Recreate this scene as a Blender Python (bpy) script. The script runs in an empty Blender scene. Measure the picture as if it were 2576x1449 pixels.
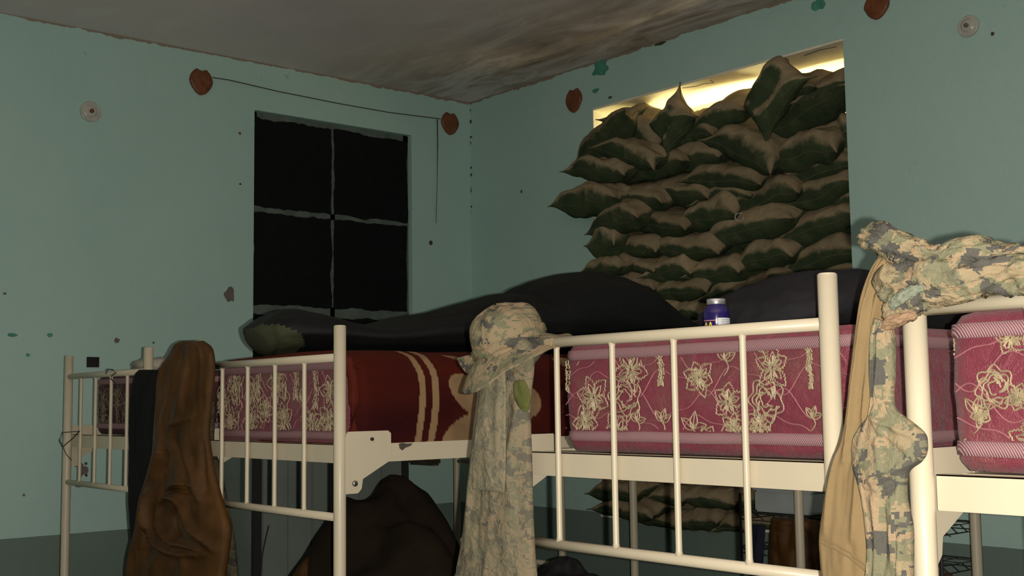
import bpy, bmesh, math, random
from mathutils import Vector, Matrix, noise, Euler
C = bpy.context.scene.collection
scn = bpy.context.scene
random.seed(7)
# ---------------------------------------------------------------- camera, light, exposure
FPX, YAW, PITCH, ROLL = 2990.94, 0.869284, 0.0948555, -0.0135905
CAM = Vector((0, 0, 1.5))
FW = Vector((-math.sin(YAW)*math.cos(PITCH), math.cos(YAW)*math.cos(PITCH), math.sin(PITCH)))
R0 = Vector((math.cos(YAW), math.sin(YAW), 0)); U0 = R0.cross(FW)
RT = math.cos(ROLL)*R0 + math.sin(ROLL)*U0
UP = -math.sin(ROLL)*R0 + math.cos(ROLL)*U0
cd = bpy.data.cameras.new('camera'); cam = bpy.data.objects.new('camera', cd); C.objects.link(cam)
cam.matrix_world = Matrix(((RT.x, UP.x, -FW.x, CAM.x), (RT.y, UP.y, -FW.y, CAM.y), (RT.z, UP.z, -FW.z, CAM.z), (0, 0, 0, 1)))
cd.sensor_width = 36; cd.lens = FPX*36/2576; cd.clip_start = .05
scn.camera = cam
w = bpy.data.worlds.new('world'); scn.world = w; w.use_nodes = True
w.node_tree.nodes['Background'].inputs[0].default_value = (.002, .0025, .003, 1)
w.node_tree.nodes['Background'].inputs[1].default_value = 1
fl = bpy.data.lights.new('camera_flash', 'POINT'); fl.energy = 264; fl.shadow_soft_size = .006; fl.color = (1, .93, .80)
flo = bpy.data.objects.new('camera_flash', fl); C.objects.link(flo); flo.location = CAM + RT*.036 - UP*.006 + FW*.02
# added soft fill light near the ceiling, not a fixture of the room
rl = bpy.data.lights.new('fill_light', 'AREA'); rl.energy = 3; rl.size = 1.2; rl.color = (.8, 1, .88)
rlo = bpy.data.objects.new('fill_light', rl); C.objects.link(rlo); rlo.location = (-1.6, -1.2, 3.3)
scn.view_settings.view_transform = 'Standard'; scn.view_settings.look = 'None'
scn.view_settings.gamma = 1; scn.view_settings.exposure = 0; scn.view_settings.use_curve_mapping = False

def W(px, py, ax, c):
    """point of the real plane {axis ax = c} seen at a pixel of the photograph"""
    r = FW + RT*((px-1288)/FPX) + UP*((724.5-py)/FPX)
    return CAM + r*((c-CAM[ax])/r[ax])

# ---------------------------------------------------------------- materials
def nt(name):
    m = bpy.data.materials.new(name); m.use_nodes = True
    t = m.node_tree; b = t.nodes['Principled BSDF']
    return m, t, b
def N(t, k, **kw):
    n = t.nodes.new(k)
    for a, v in kw.items():
        if a.startswith('i_'): n.inputs[int(a[2:])].default_value = v
        else: setattr(n, a, v)
    return n
def ramp(t, fac, stops, interp='LINEAR'):
    r = t.nodes.new('ShaderNodeValToRGB'); r.color_ramp.interpolation = interp
    e = r.color_ramp.elements
    while len(e) < len(stops): e.new(.5)
    for i, (p, c) in enumerate(stops):
        e[i].position = p; e[i].color = c if len(c) == 4 else (*c, 1)
    t.links.new(fac, r.inputs[0]); return r.outputs[0]
def noise_n(t, vec, scale, detail=3, rough=.5, dist=0):
    n = t.nodes.new('ShaderNodeTexNoise'); n.inputs['Scale'].default_value = scale
    n.inputs['Detail'].default_value = detail; n.inputs['Roughness'].default_value = rough; n.inputs['Distortion'].default_value = dist
    t.links.new(vec, n.inputs['Vector']); return n.outputs['Fac']
def objc(t): return t.nodes.new('ShaderNodeTexCoord').outputs['Object']
def geo(t): return t.nodes.new('ShaderNodeNewGeometry')
def mix(t, fac, a, b, mode='MIX'):
    m = t.nodes.new('ShaderNodeMix'); m.data_type = 'RGBA'; m.blend_type = mode
    for s, v in ((0, fac), (6, a), (7, b)):
        if isinstance(v, (int, float)): m.inputs[s].default_value = v
        elif isinstance(v, tuple): m.inputs[s].default_value = v if len(v) == 4 else (*v, 1)
        else: t.links.new(v, m.inputs[s])
    return m.outputs[2]
def math_n(t, op, a, b=None, c=None):
    m = t.nodes.new('ShaderNodeMath'); m.operation = op
    for i, v in enumerate((a, b, c)):
        if v is None: continue
        if isinstance(v, (int, float)): m.inputs[i].default_value = v
        else: t.links.new(v, m.inputs[i])
    return m.outputs[0]
def bump(t, b, h, strength, dist=.01):
    n = t.nodes.new('ShaderNodeBump'); n.inputs['Strength'].default_value = strength; n.inputs['Distance'].default_value = dist
    t.links.new(h, n.inputs['Height']); t.links.new(n.outputs[0], b.inputs['Normal'])
def simple(name, col, rough=.6, var=.12, scale=30, bs=.15, metal=0, spec=.5, bscale=None):
    m, t, b = nt(name); v = objc(t)
    f = noise_n(t, v, scale, 4)
    dark = tuple(x*(1-var) for x in col); lite = tuple(min(1, x*(1+var)) for x in col)
    t.links.new(ramp(t, f, [(.3, dark), (.7, lite)]), b.inputs['Base Color'])
    b.inputs['Roughness'].default_value = rough; b.inputs['Metallic'].default_value = metal
    b.inputs['Specular IOR Level'].default_value = spec
    if bs: bump(t, b, noise_n(t, v, bscale or scale*4, 3), bs, .004)
    return m
def cloth_mat(name, col, var=.15, rough=.9, weave=900, sheen=.0, spec=.2, big=9):
    m, t, b = nt(name); v = objc(t)
    f = noise_n(t, v, big, 4, .6)
    t.links.new(ramp(t, f, [(.3, tuple(x*(1-var) for x in col)), (.7, tuple(x*(1+var) for x in col))]), b.inputs['Base Color'])
    b.inputs['Roughness'].default_value = rough; b.inputs['Specular IOR Level'].default_value = spec
    b.inputs['Sheen Weight'].default_value = sheen
    h = math_n(t, 'ADD', noise_n(t, v, weave, 1), math_n(t, 'MULTIPLY', noise_n(t, v, 22, 4, .6, .6), 3.0))
    bump(t, b, h, .35, .004)
    return m
def damask_mat(name):
    m, t, b = nt(name); v = objc(t)
    f = noise_n(t, v, 8, 5, .65, .6)
    c = ramp(t, f, [(.28, (.145, .010, .030)), (.5, (.18, .023, .045)), (.68, (.175, .055, .052))])
    c = mix(t, math_n(t, 'MULTIPLY', noise_n(t, v, 260, 2), .35), c, (.10, .02, .03))
    t.links.new(c, b.inputs['Base Color']); b.inputs['Roughness'].default_value = .6; b.inputs['Sheen Weight'].default_value = .15
    bump(t, b, math_n(t, 'ADD', noise_n(t, v, 12, 4, .6, .8), math_n(t, 'MULTIPLY', noise_n(t, v, 400, 1), .1)), .9, .02); return m
def wall_mat(name):
    m, t, b = nt(name); g = geo(t); pos = g.outputs['Position']
    sep = N(t, 'ShaderNodeSeparateXYZ'); t.links.new(pos, sep.inputs[0])
    n1 = noise_n(t, pos, 1.7, 5, .6); n2 = noise_n(t, pos, 55, 3, .7); n3 = noise_n(t, pos, 6, 4, .7, .5)
    teal = ramp(t, n1, [(.3, (.420, .625, .585)), (.7, (.465, .660, .625))])
    teal = mix(t, ramp(t, n2, [(.35, (0, 0, 0)), (.75, (.35, .35, .35))]), teal, (.47, .60, .55))
    # paler flaked spots and old green paint showing near the ceiling
    top = math_n(t, 'SMOOTH_MAX', math_n(t, 'MULTIPLY', math_n(t, 'SUBTRACT', sep.outputs[2], 3.05), 2.6), 0, .05)
    fk = math_n(t, 'MULTIPLY', ramp(t, noise_n(t, pos, 7, 3, .6), [(.70, (0, 0, 0)), (.74, (1, 1, 1))]), math_n(t, 'MINIMUM', top, .6))
    teal = mix(t, fk, teal, (.09, .34, .26))
    teal = mix(t, ramp(t, n3, [(.70, (0, 0, 0)), (.78, (.35, .35, .35))]), teal, (.26, .27, .17))
    dado = ramp(t, n1, [(.3, (.150, .212, .188)), (.7, (.178, .242, .215))])
    f = math_n(t, 'GREATER_THAN', math_n(t, 'ADD', sep.outputs[2], math_n(t, 'MULTIPLY', n3, .006)), .900)
    col = mix(t, f, dado, teal)
    # rough plaster line under the ceiling
    edge = math_n(t, 'GREATER_THAN', math_n(t, 'ADD', sep.outputs[2], math_n(t, 'MULTIPLY', noise_n(t, pos, 5, 5, .7), .07)), 3.405)
    col = mix(t, edge, col, (.30, .24, .19))
    t.links.new(col, b.inputs['Base Color']); b.inputs['Roughness'].default_value = .75
    b.inputs['Specular IOR Level'].default_value = .25
    bump(t, b, math_n(t, 'ADD', noise_n(t, pos, 14, 5, .6), math_n(t, 'MULTIPLY', n2, .3)), .18, .02)
    return m
def ceiling_mat(name):
    m, t, b = nt(name); pos = geo(t).outputs['Position']
    sep = N(t, 'ShaderNodeSeparateXYZ'); t.links.new(pos, sep.inputs[0])
    base = ramp(t, noise_n(t, pos, .9, 5, .6, .3), [(.3, (.70, .625, .62)), (.6, (.80, .715, .71)), (.8, (.86, .78, .77))])
    # damp stains that run along the outside wall
    d = math_n(t, 'MULTIPLY', math_n(t, 'SUBTRACT', sep.outputs[1], 3.3), 1.0)
    mp = N(t, 'ShaderNodeMapping'); mp.inputs['Scale'].default_value = (.8, 2.6, 1); t.links.new(pos, mp.inputs[0])
    s = noise_n(t, mp.outputs[0], 1.9, 7, .68, .8)
    k = math_n(t, 'MULTIPLY', ramp(t, s, [(.38, (0, 0, 0)), (.52, (.65, .65, .65)), (.66, (.95, .95, .95))]), math_n(t, 'MINIMUM', math_n(t, 'MAXIMUM', d, 0), .95))
    stain = ramp(t, noise_n(t, mp.outputs[0], 5, 6, .7), [(.35, (.19, .12, .08)), (.6, (.43, .31, .225))])
    col = mix(t, k, base, stain)
    wet = math_n(t, 'MULTIPLY', ramp(t, noise_n(t, mp.outputs[0], 2.6, 4, .5), [(.55, (0, 0, 0)), (.72, (.6, .6, .6))]), .5)
    col = mix(t, wet, col, (.90, .86, .78))
    t.links.new(col, b.inputs['Base Color']); b.inputs['Roughness'].default_value = .85
    b.inputs['Specular IOR Level'].default_value = .2
    bump(t, b, noise_n(t, pos, 6, 6, .6), .15, .02)
    return m
def camo_mat(name, bright=1.0, seed=0, sc=1.0, fade=.25):
    m, t, b = nt(name); v = objc(t)
    mp = N(t, 'ShaderNodeMapping'); mp.inputs['Location'].default_value = (seed*3.1, 0, seed*1.7); mp.inputs['Scale'].default_value = (1, .35, 1)
    t.links.new(v, mp.inputs[0])
    wz = N(t, 'ShaderNodeTexNoise'); wz.inputs['Scale'].default_value = 9; t.links.new(mp.outputs[0], wz.inputs['Vector'])
    wa = N(t, 'ShaderNodeVectorMath', operation='MULTIPLY_ADD'); wa.inputs[1].default_value = (.05, 0, .05); t.links.new(wz.outputs['Color'], wa.inputs[0]); t.links.new(mp.outputs[0], wa.inputs[2])
    sn = N(t, 'ShaderNodeVectorMath', operation='SNAP'); sn.inputs[1].default_value = (.0032, .5, .0032); t.links.new(wa.outputs[0], sn.inputs[0])
    s = sn.outputs[0]
    def blob(off, scale, th, det=3):
        a = N(t, 'ShaderNodeVectorMath', operation='ADD'); a.inputs[1].default_value = off; t.links.new(s, a.inputs[0])
        return math_n(t, 'GREATER_THAN', noise_n(t, a.outputs[0], scale*sc, det, .66), th)
    def c(r_, g_, b_): return (r_*bright, g_*bright, b_*bright)
    col = mix(t, blob((0, 0, 0), 36, .50), c(.315, .245, .15), c(.185, .180, .112))
    col = mix(t, blob((5, 2, 1), 33, .56), col, c(.35, .25, .155))
    col = mix(t, blob((2, 7, 3), 44, .61), col, c(.15, .148, .095))
    col = mix(t, blob((9, 4, 7), 30, .562), col, c(.066, .066, .066))
    col = mix(t, fade, col, c(.27, .245, .175))
    col = mix(t, math_n(t, 'MULTIPLY', noise_n(t, v, 6, 4), .2), col, c(.30, .27, .20))
    t.links.new(col, b.inputs['Base Color']); b.inputs['Roughness'].default_value = .95; b.inputs['Specular IOR Level'].default_value = .1
    h = math_n(t, 'ADD', math_n(t, 'MULTIPLY', noise_n(t, v, 800, 1), .6), math_n(t, 'MULTIPLY', noise_n(t, v, 30, 5, .6, 1.0), 4.0))
    bump(t, b, h, .6, .005)
    return m
def sandbag_mat(name):
    m, t, b = nt(name); v = objc(t); g = geo(t); oi = N(t, 'ShaderNodeObjectInfo')
    sep = N(t, 'ShaderNodeSeparateXYZ'); t.links.new(g.outputs['Normal'], sep.inputs[0])
    n = noise_n(t, v, 11, 5, .65, .4)
    f = math_n(t, 'ADD', sep.outputs[2], math_n(t, 'MULTIPLY', math_n(t, 'SUBTRACT', n, .5), .9))
    dust = ramp(t, noise_n(t, v, 18, 4), [(.3, (.29, .225, .14)), (.7, (.37, .29, .185))])
    green = ramp(t, noise_n(t, v, 9, 5, .7), [(.3, (.030, .052, .028)), (.55, (.058, .078, .040)), (.75, (.12, .13, .07))])
    col = mix(t, ramp(t, f, [(-.0, (0, 0, 0)), (.30, (1, 1, 1))]), green, dust)
    hv = N(t, 'ShaderNodeHueSaturation'); t.links.new(col, hv.inputs['Color'])
    t.links.new(math_n(t, 'ADD', math_n(t, 'MULTIPLY', oi.outputs['Random'], .3), .85), hv.inputs['Value'])
    t.links.new(hv.outputs[0], b.inputs['Base Color']); b.inputs['Roughness'].default_value = .95; b.inputs['Specular IOR Level'].default_value = .1
    h = math_n(t, 'ADD', math_n(t, 'MULTIPLY', noise_n(t, v, 420, 1), .5), math_n(t, 'MULTIPLY', noise_n(t, v, 16, 5, .65, .8), 3.5))
    bump(t, b, h, .6, .006)
    return m
def stripe_mat(name, a, bb, freq):
    m, t, b = nt(name); v = objc(t); sep = N(t, 'ShaderNodeSeparateXYZ'); t.links.new(v, sep.inputs[0])
    d = math_n(t, 'ADD', math_n(t, 'ADD', sep.outputs[0], sep.outputs[1]), math_n(t, 'MULTIPLY', sep.outputs[2], .55))
    s = math_n(t, 'SINE', math_n(t, 'MULTIPLY', d, freq))
    t.links.new(ramp(t, math_n(t, 'ADD', math_n(t, 'MULTIPLY', s, .5), .5), [(.3, a), (.7, bb)]), b.inputs['Base Color'])
    b.inputs['Roughness'].default_value = .8; bump(t, b, s, .4, .002); return m
def paint_metal(name, col):
    m, t, b = nt(name); v = objc(t)
    f = noise_n(t, v, 6, 5, .6)
    c = ramp(t, f, [(.3, tuple(x*.93 for x in col)), (.7, col)])
    chip = ramp(t, noise_n(t, v, 21, 5, .7), [(.735, (0, 0, 0)), (.75, (1, 1, 1))])
    c = mix(t, chip, c, (.10, .08, .06))
    t.links.new(c, b.inputs['Base Color']); b.inputs['Roughness'].default_value = .38; b.inputs['Specular IOR Level'].default_value = .45
    bump(t, b, noise_n(t, v, 60, 3), .04, .002); return m
M = dict(
 wall=wall_mat('teal_wall_paint'), ceil=ceiling_mat('stained_ceiling'),
 plaster=simple('reveal_plaster', (.85, .80, .66), .8, .12, 7, .25),
 floor=simple('concrete_floor', (.10, .11, .10), .8, .2, 5, .2),
 cream=paint_metal('cream_enamel', (.60, .53, .40)),
 steel=simple('bolt_steel', (.35, .34, .32), .35, .2, 60, .1, 1),
 dark=simple('dark_hole', (.008, .008, .009), .8, .1, 20, 0),
 chipd=simple('dark_chip', (.07, .06, .05), .8, .2, 30, 0),
 chipg=simple('grey_plaster_chip', (.17, .14, .13), .9, .2, 40, .2),
 green=simple('old_green_paint', (.08, .30, .23), .7, .2, 30, .1),
 blackpane=simple('black_painted_pane', (.0045, .0045, .006), .7, .3, 30, .08, spec=.2),
 frame=simple('window_frame_paint', (.11, .14, .125), .7, .25, 12, .2),
 red=damask_mat('burgundy_damask'),
 reddim=simple('dark_burgundy_cover', (.060, .014, .024), .8, .3, 12, .3), threaddim=simple('dull_thread', (.14, .115, .07), .7, .3, 80, .2),  # darker base colours for the farthest mattress and its thread
 redtan=cloth_mat('burgundy_damask_top', (.26, .03, .05), .2, .6, 500),
 thread=simple('cream_thread', (.33, .275, .17), .5, .3, 80, .3),
 quilt=simple('pink_quilt_thread', (.36, .14, .16), .6, .15, 80, .1),
 braid=stripe_mat('pink_braid', (.20, .075, .10), (.40, .26, .27), 1500),
 bag=sandbag_mat('sandbag_cloth'), seam=simple('sandbag_seam', (.095, .085, .05), .9, .3, 40, .2),
 camo=camo_mat('digital_camouflage', .92, 0, 1.05, .42), camo2=camo_mat('digital_camouflage_coarse', 1.0, 3, .66, .05),
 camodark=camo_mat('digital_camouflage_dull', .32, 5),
 coyote=cloth_mat('coyote_cotton', (.235, .165, .083), .08, .95, 1200),
 brown=cloth_mat('brown_nylon', (.072, .031, .0065), .45, .45, 1400, 0, .28, 7),
 olive=cloth_mat('olive_patch', (.12, .13, .04), .1),
 olivegrey=cloth_mat('olive_grey_nylon', (.055, .06, .033), .15, .7),
 black=cloth_mat('black_nylon', (.005, .005, .0062), .25, .6, 1000, 0, .3),
 charcoal=cloth_mat('charcoal_fleece', (.022, .0215, .025), .2, .95, 500, 0, .1),
 darkbrown=cloth_mat('dark_brown_cover', (.017, .0105, .006), .3, .9),
 slate=cloth_mat('dark_slate_cloth', (.010, .011, .012), .2, .95),
 whitecl=cloth_mat('white_cotton', (.42, .38, .32), .06, .9),
 heart=simple('brown_varnished_wood', (.19, .060, .022), .45, .35, 30, .5, bscale=45),
 lens=simple('clouded_plastic', (.50, .50, .44), .25, .1, 30, .1),
 locker=simple('grey_green_steel', (.235, .275, .25), .55, .08, 6, .05),
 cord=simple('dark_cord', (.06, .055, .045), .8, .2, 90, 0),
 wire=simple('black_wire', (.03, .03, .03), .5, .2, 90, 0),
 whitebox=simple('white_plastic', (.38, .42, .42), .5, .06, 12, .05),
 bottle=simple('navy_plastic', (.018, .010, .10), .18, .1, 20, 0, spec=.6),
 labelw=simple('white_paper', (.62, .64, .68), .5, .04, 20, 0),
 yellow=simple('yellow_ink', (.80, .62, .02), .5, .05, 20, 0),
 inkline=simple('orange_line', (.62, .30, .16), .5, .05, 20, 0),
 greyink=simple('grey_ink', (.30, .31, .34), .6, .05, 20, 0),
 cap=simple('silver_cap', (.62, .62, .64), .28, .05, 60, .1, .8),
)
# ---------------------------------------------------------------- helpers
def link(name, me, m=None, parent=None, smooth=False):
    o = bpy.data.objects.new(name, me); C.objects.link(o)
    if m is not None and not me.materials:
        for x in (m if isinstance(m, (list, tuple)) else [m]): me.materials.append(x)
    if smooth:
        me.polygons.foreach_set('use_smooth', [True]*len(me.polygons))
    if parent: o.parent = parent
    return o
def obj(name, bm, m, parent=None, smooth=False, norm=True):
    me = bpy.data.meshes.new(name)
    if norm: bmesh.ops.recalc_face_normals(bm, faces=bm.faces)
    bm.to_mesh(me); bm.free()
    return link(name, me, m, parent, smooth)
def data(name, vs, fs, m, parent=None, smooth=True):
    me = bpy.data.meshes.new(name); me.from_pydata([tuple(v) for v in vs], [], fs); me.update()
    return link(name, me, m, parent, smooth)
def tag(o, label=None, cat=None, group=None, kind=None):
    if label: o['label'] = label
    if cat: o['category'] = cat
    if group: o['group'] = group
    if kind: o['kind'] = kind
    return o
def empty(name, loc, label, cat, group=None, kind=None):
    o = bpy.data.objects.new(name, None); o.empty_display_size = .1; C.objects.link(o); o.location = loc
    return tag(o, label, cat, group, kind)
def bx(bm, lo, hi, bev=0):
    r = bmesh.ops.create_cube(bm, size=1)
    lo = Vector(lo); hi = Vector(hi); c = (lo+hi)/2; s = hi-lo
    for v in r['verts']: v.co = Vector((v.co.x*s.x, v.co.y*s.y, v.co.z*s.z)) + c
    if bev:
        es = list({e for v in r['verts'] for e in v.link_edges})
        bmesh.ops.bevel(bm, geom=es, offset=bev, segments=2, affect='EDGES')
def tube(bm, pts, r, seg=12, cap=True):
    pts = [Vector(p) for p in pts]; rings = []; n = len(pts)
    ref = None
    for i, p in enumerate(pts):
        d = (pts[min(i+1, n-1)]-pts[max(i-1, 0)]).normalized()
        if ref is None: ref = Vector((0, 0, 1)) if abs(d.z) < .9 else Vector((1, 0, 0))
        a = d.cross(ref).normalized(); b = d.cross(a); ref = -b if False else ref
        rr = r[i] if isinstance(r, (list, tuple)) else r
        rings.append([bm.verts.new(p + a*rr*math.cos(2*math.pi*k/seg) + b*rr*math.sin(2*math.pi*k/seg)) for k in range(seg)])
    for A, B in zip(rings, rings[1:]):
        for k in range(seg):
            bm.faces.new((A[k], A[(k+1) % seg], B[(k+1) % seg], B[k]))
    if cap: bm.faces.new(rings[0][::-1]); bm.faces.new(rings[-1])
def prism(bm, pts, d):
    a = [bm.verts.new(p) for p in pts]; b = [bm.verts.new(Vector(p)+Vector(d)) for p in pts]
    n = len(a); bm.faces.new(a); bm.faces.new(b[::-1])
    for i in range(n): bm.faces.new((a[i], b[i], b[(i+1) % n], a[(i+1) % n]))
def catm(pts, s):
    n = len(pts)-1; x = s*n; i = min(int(x), n-1); f = x-i
    p0 = pts[max(i-1, 0)]; p1 = pts[i]; p2 = pts[i+1]; p3 = pts[min(i+2, n)]
    return .5*((2*p1)+(p2-p0)*f+(2*p0-5*p1+4*p2-p3)*f*f+(3*p1-p0-3*p2+p3)*f**3)
def nz(*a): return noise.noise(Vector(a))
ORG = Vector((0, 0, 0))

# ---------------------------------------------------------------- the room shell
XL, YR, ZC = -5.785, 4.56, 3.38
XR, YB = 6.5, -7.0
def struct(name, bm, m, **k):
    o = obj(name, bm, m, **k); o['kind'] = 'structure'; return o
bm = bmesh.new(); bx(bm, (XL-.3, YB-.3, -.1), (XR+.3, YR+.42, 0)); struct('floor', bm, M['floor'])
bm = bmesh.new(); bx(bm, (XL-.3, YB-.3, ZC), (XR+.3, YR+.42, ZC+.12)); struct('ceiling', bm, M['ceil'])
WY0, WY1, WZ0, WZ1 = 3.058, 4.108, 1.66, 3.108
bm = bmesh.new()
for lo, hi in (((XL-.25, YB-.3, 0), (XL, WY0, ZC)), ((XL-.25, WY1, 0), (XL, YR, ZC)), ((XL-.25, WY0, 0), (XL, WY1, WZ0)), ((XL-.25, WY0, WZ1), (XL, WY1, ZC))): bx(bm, lo, hi)
wall_left = struct('wall_left', bm, M['wall'])
OX0, OX1, OZ0, OZ1 = -4.68, -3.045, .87, 3.122
bm = bmesh.new()
for lo, hi in (((XL-.25, YR, 0), (OX0, YR+.4, ZC)), ((OX1, YR, 0), (XR+.3, YR+.4, ZC)), ((OX0, YR, 0), (OX1, YR+.4, OZ0)), ((OX0, YR, OZ1), (OX1, YR+.4, ZC))): bx(bm, lo, hi)
wall_right = struct('wall_right', bm, M['wall'])
bm = bmesh.new(); bx(bm, (XR, YB-.3, 0), (XR+.25, YR, ZC)); struct('wall_back', bm, M['wall'])
bm = bmesh.new(); bx(bm, (XL, YB-.25, 0), (XR, YB, ZC)); struct('wall_front', bm, M['wall'])
# plaster lining of the bricked window opening (soffit, both jambs, sill, back)
bm = bmesh.new()
t_ = .012
bx(bm, (OX0, YR+.004, OZ1-t_), (OX1, YR+.4, OZ1)); bx(bm, (OX0, YR+.002, OZ0), (OX0+.004, YR+.4, OZ1-t_))
bx(bm, (OX1-.004, YR+.03, OZ0), (OX1, YR+.4, OZ1-t_)); bx(bm, (OX0, YR+.004, OZ0), (OX1, YR+.4, OZ0+t_))
bx(bm, (OX0-.05, YR+.4, OZ0-.05), (OX1+.05, YR+.44, OZ1+.05))
o = struct('trim_1', bm, M['plaster'])
def blob_pts(n, rx, ry, jag, seed):
    return [(rx*math.cos(a)*(1+jag*nz(math.cos(a)*1.5, math.sin(a)*1.5, seed)*2), ry*math.sin(a)*(1+jag*nz(math.cos(a)*1.5, math.sin(a)*1.5, seed)*2)) for a in [2*math.pi*k/n for k in range(n)]]
def chip(px, py, wpx, hpx, m, left=True, parent=None, seed=0, name='paint_chip', jag=.3, th=.0025):
    ax, c = (0, XL) if left else (1, YR)
    p = W(px, py, ax, c); q = W(px+wpx/2, py, ax, c); r = W(px, py+hpx/2, ax, c)
    hw = (q-p).length; hh = (r-p).length
    bm = bmesh.new(); pts = blob_pts(18, hw, hh, jag, seed)
    if left: prism(bm, [Vector((XL-.001, p.y+a, p.z+b)) for a, b in pts], (th, 0, 0))
    else: prism(bm, [Vector((p.x+a, YR+.001, p.z+b)) for a, b in pts], (0, -th, 0))
    return obj(name, bm, m, parent)
for i, (x, y, a, b, k) in enumerate([(579, 742, 28, 32, 'chipg'), (1084, 611, 9, 12, 'chipd'), (294, 857, 14, 12, 'chipg'), (603, 335, 7, 6, 'heart'),
    (604, 463, 5, 6, 'chipd'), (30, 843, 28, 9, 'green'), (126, 843, 18, 9, 'green'), (12, 738, 8, 7, 'chipg'), (70, 893, 12, 8, 'green'),
    (207, 1185, 22, 34, 'chipg'), (216, 1166, 9, 6, 'chipd'), (191, 1172, 6, 6, 'chipd'), (217, 1196, 6, 6, 'chipd'), (196, 1160, 6, 10, 'chipd'),
    (198, 1222, 16, 8, 'chipg'), (386, 862, 6, 5, 'chipg'), (60, 1245, 6, 8, 'chipg')]):
    chip(x, y, a, b, M[k], True, wall_left, i)
for i, (x, y, a, b, k) in enumerate([(1195, 238, 34, 12, 'chipd'), (1510, 172, 40, 42, 'green'), (1498, 228, 14, 12, 'green'), (1660, 110, 26, 8, 'chipd'),
    (2060, 12, 34, 30, 'green'), (2497, 85, 9, 9, 'chipd'), (1312, 482, 5, 7, 'chipd'), (1535, 245, 9, 7, 'chipd')]):
    chip(x, y, a, b, M[k], False, wall_right, 30+i)
for i, y in enumerate((278, 306, 345, 360, 422, 440, 473, 480, 520, 535)):     # mould spots down the corner
    chip(1183+(i % 3)*.8, y, 6, 9 if i % 2 else 6, M['chipd'] if i % 3 else M['green'], False, wall_right, 60+i, 'mould_spot')
# crack in the soffit
bm = bmesh.new()
for pts in ([(-4.05, 4.60), (-3.98, 4.63), (-3.93, 4.625), (-3.88, 4.65), (-3.86, 4.60)], [(-3.30, 4.62), (-3.2, 4.60), (-3.12, 4.62)]):
    tube(bm, [(a, b, OZ1-t_) for a, b in pts], .0025, 5)
obj('crack', bm, M['chipd'], o)

# ---------------------------------------------------------------- dark window in the left wall
win = tag(bpy.data.objects.new('window_1', None), kind='structure'); C.objects.link(win); win.location = (XL, (WY0+WY1)/2, WZ0)
def par(o, p): o.parent = p; o.matrix_parent_inverse = Matrix.Translation(-p.location); return o
XW = XL-.035
bm = bmesh.new()
for lo, hi in (((XW-.03, WY0, WZ0), (XW, WY0+.035, WZ1)), ((XW-.03, WY1-.04, WZ0), (XW, WY1, WZ1)), ((XW-.03, WY0, WZ1-.045), (XW, WY1, WZ1)), ((XW-.03, WY0, WZ0), (XW, WY1, WZ0+.05))): bx(bm, lo, hi, .003)
par(obj('window_frame', bm, M['frame']), win)
YM = 3.575
bm = bmesh.new(); bx(bm, (XW-.03, YM-.018, WZ0), (XW+.002, YM+.018, WZ1), .003); par(obj('mullion', bm, M['frame']), win)
for z, hz_ in ((2.565, .02), (2.014, .034)):
    bm = bmesh.new(); bx(bm, (XW-.03, WY0, z-hz_), (XW+.002, WY1, z+hz_), .003); par(obj('transom', bm, M['frame']), win)
cols = ((WY0+.012, YM-.008), (YM+.008, WY1-.014)); rows = ((2.578, WZ1-.03), (2.042, 2.553), (WZ0+.03, 1.984))
for ci, (a, b) in enumerate(cols):
    for ri, (c, d) in enumerate(rows):
        bm = bmesh.new(); pts = []
        def edge(p, q, k):
            n = 46
            for i in range(n):
                f = i/n; y = p[0]+(q[0]-p[0])*f; z = p[1]+(q[1]-p[1])*f
                j = .016*nz(y*7, z*7, k+ci*3+ri*9)+.006*nz(y*32, z*32, k)
                if p[1] == q[1]: z += j*1.1
                else: y += j*.7
                pts.append(Vector((XW+.004, y, z)))
        edge((a, c), (b, c), 1); edge((b, c), (b, d), 2); edge((b, d), (a, d), 3); edge((a, d), (a, c), 4)
        prism(bm, pts, (-.012, 0, 0)); par(obj('pane', bm, M['blackpane']), win)
bm = bmesh.new(); bx(bm, (XL-.25, WY0-.01, WZ0-.02), (XW-.032, WY1+.01, WZ1+.01)); par(obj('backing', bm, M['dark']), win)
# ---------------------------------------------------------------- things on the walls
def heart(px, py, wpx, hpx, left, label, seed):
    ax, c = (0, XL) if left else (1, YR)
    p = W(px, py, ax, c); hw = abs((W(px+wpx/2, py, ax, c)-p)[1 if left else 0]); hh = (W(px, py+hpx/2, ax, c)-p).length
    def sil(a):
        c_ = math.cos(a); x = math.sin(a)*(1-.22*max(0, -c_)**1.5)*(1-.05*max(0, c_))
        y = c_*.92 if c_ > 0 else -abs(c_)**1.15
        y += .06*math.exp(-((abs(math.sin(a))-.45)/.25)**2)*(c_ > 0)
        if c_ > .9: y -= .16*((c_-.9)/.1)
        if c_ < -.9: x *= 1-.3*((-c_-.9)/.1)
        j = 1+.03*nz(seed, a*2.2, 0)+.018*nz(seed, a*9, 5)
        return x*j, y*j
    rings = []; bm = bmesh.new(); n = 48
    for s, d in ((1, -.001), (1, .009), (.9, .014), (.72, .0155), (.4, .017)):
        rings.append([])
        for k in range(n):
            x, y = sil(2*math.pi*k/n); y = y*s; x = x*s
            q = Vector((XL+d, p.y+x*hw, p.z+y*hh)) if left else Vector((p.x+x*hw, YR-d, p.z+y*hh))
            rings[-1].append(bm.verts.new(q))
    for A, B in zip(rings, rings[1:]):
        for k in range(n): bm.faces.new((A[k], A[(k+1) % n], B[(k+1) % n], B[k]))
    bm.faces.new(rings[-1]); bm.faces.new(rings[0])
    o = obj('wooden_heart', bm, M['heart'], smooth=True); tag(o, label, 'wall ornament', 'brown heart ornaments on the walls')
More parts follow.
